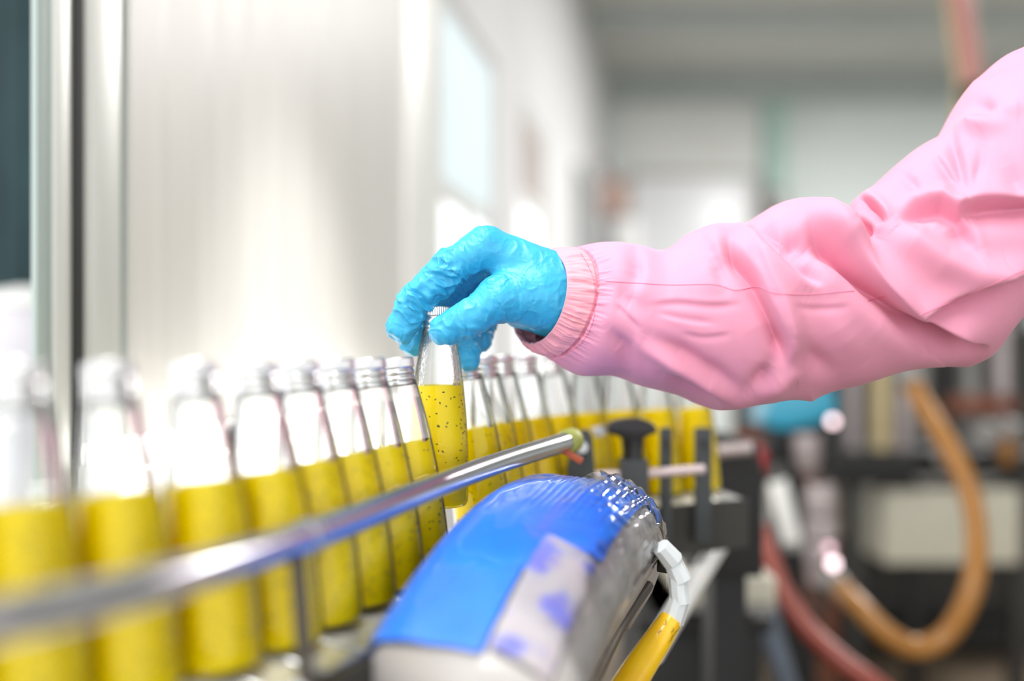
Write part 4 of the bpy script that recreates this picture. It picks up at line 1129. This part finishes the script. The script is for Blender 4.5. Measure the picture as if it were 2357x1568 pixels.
def hose(name, label, pts, r, m, fit='mach_grey'):
    t = thing(name, label, 'hose', P(*pts[-1]))
    sp = smooth_path([P(*p) for p in pts], 12)
    link('hose_body', tube_mesh('hose_body', sp, r, 18), M[m], t)
    for a, b in ((sp[0], sp[1]), (sp[-1], sp[-2])):
        d = (b - a) / np.linalg.norm(b - a)
        link('fitting', tube_mesh('fitting', [a - d * .02, a + d * .025], r * 1.2, 14), M[fit], t)
hose('orange_hose', 'thick orange hose hanging in a wide loop at the right',
     [(2090, 870, 2.3), (2125, 930, 2.25), (2185, 1030, 2.15), (2230, 1130, 2.1), (2248, 1240, 2.05), (2235, 1360, 2.0), (2180, 1460, 2.0), (2110, 1492, 2.0), (2040, 1460, 2.0), (1975, 1395, 2.05), (1925, 1345, 2.15)], .0205, 'orange_hose')
hose('red_hose', 'dull red hose curving down to the bottom photo edge',
     [(1735, 1190, 1.95), (1765, 1270, 1.9), (1800, 1360, 1.85), (1860, 1450, 1.8), (1935, 1520, 1.75), (2010, 1575, 1.72), (2120, 1660, 1.7)], .0180, 'red_hose')
hose('blue_grey_hose', 'blue grey hose hanging straight beside the black bin',
     [(1745, 1150, 2.1), (1752, 1250, 2.08), (1762, 1350, 2.05), (1775, 1450, 2.02), (1800, 1540, 2.0), (1840, 1680, 2.0)], .020, 'blue_grey_hose')

wt = thing('frame_tube', 'white slanting frame tube behind the wrapped cable', 'tube', P(1510, 1490, 1.12))
link('tube', tube_mesh('tube', smooth_path([P(1672, 1222, 1.34), P(1640, 1275, 1.28), P(1575, 1380, 1.18), P(1500, 1505, 1.10)], 6), .0125, 20), M['white_metal'], wt)
link('tube_cap', tube_mesh('tube_cap', [P(1674, 1218, 1.345), P(1669, 1227, 1.335)], .0135, 20), M['mach_grey'], wt)
lg = thing('cream_ledge', 'pale cream ledge behind the slanting white tube', 'ledge', P(1680, 1400, 1.7))
link('board', boxpx('board', 1575, 1330, 1790, 1400, 1.62, .5, .01), M['mach_cream'], lg)
link('edge', boxpx('edge', 1575, 1396, 1790, 1412, 1.60, .02, .003), M['mach_grey'], lg)
bn = thing('black_bin', 'large black bin under the cream ledge', 'bin', P(1660, 1500, 1.8) * np.array([1, 1, 0]))
bb0, bb1 = P(1480, 1420, 1.66), P(1760, 1420, 1.66)
link('bin_body', box_mesh('bin_body', ((bb0[0] + bb1[0]) / 2, 1.86, bb0[2] / 2), ((bb1[0] - bb0[0]) / 2, .2, bb0[2] / 2), None, .02), M['mach_black'], bn)
link('rim', box_mesh('rim', ((bb0[0] + bb1[0]) / 2, 1.86, bb0[2] - .012), ((bb1[0] - bb0[0]) / 2 + .01, .21, .012), None, .006), M['mach_black'], bn)
dm = thing('gear_housing', 'dark gear housing behind the clamp knob and cross rod', 'machine', P(1680, 1330, 1.42))
link('housing', prismpx('housing', [(1590, 1330), (1590, 1130), (1625, 1100), (1655, 1030), (1700, 1010), (1745, 1020), (1758, 1100), (1758, 1330)], 1.42, .16, .006), M['mach_black'], dm)
link('cover_plate', boxpx('cover_plate', 1620, 1140, 1730, 1250, 1.412, .012, .003), M['mach_black'], dm)
link('shaft', tube_mesh('shaft', [P(1640, 1040, 1.40), P(1690, 1035, 1.40), P(1730, 1032, 1.40)], .009, 14), M['mauve_steel'], dm)
link('pedestal', boxpx('pedestal', 1640, 1325, 1720, 2750, 1.45, .08, .004), M['mach_black'], dm)
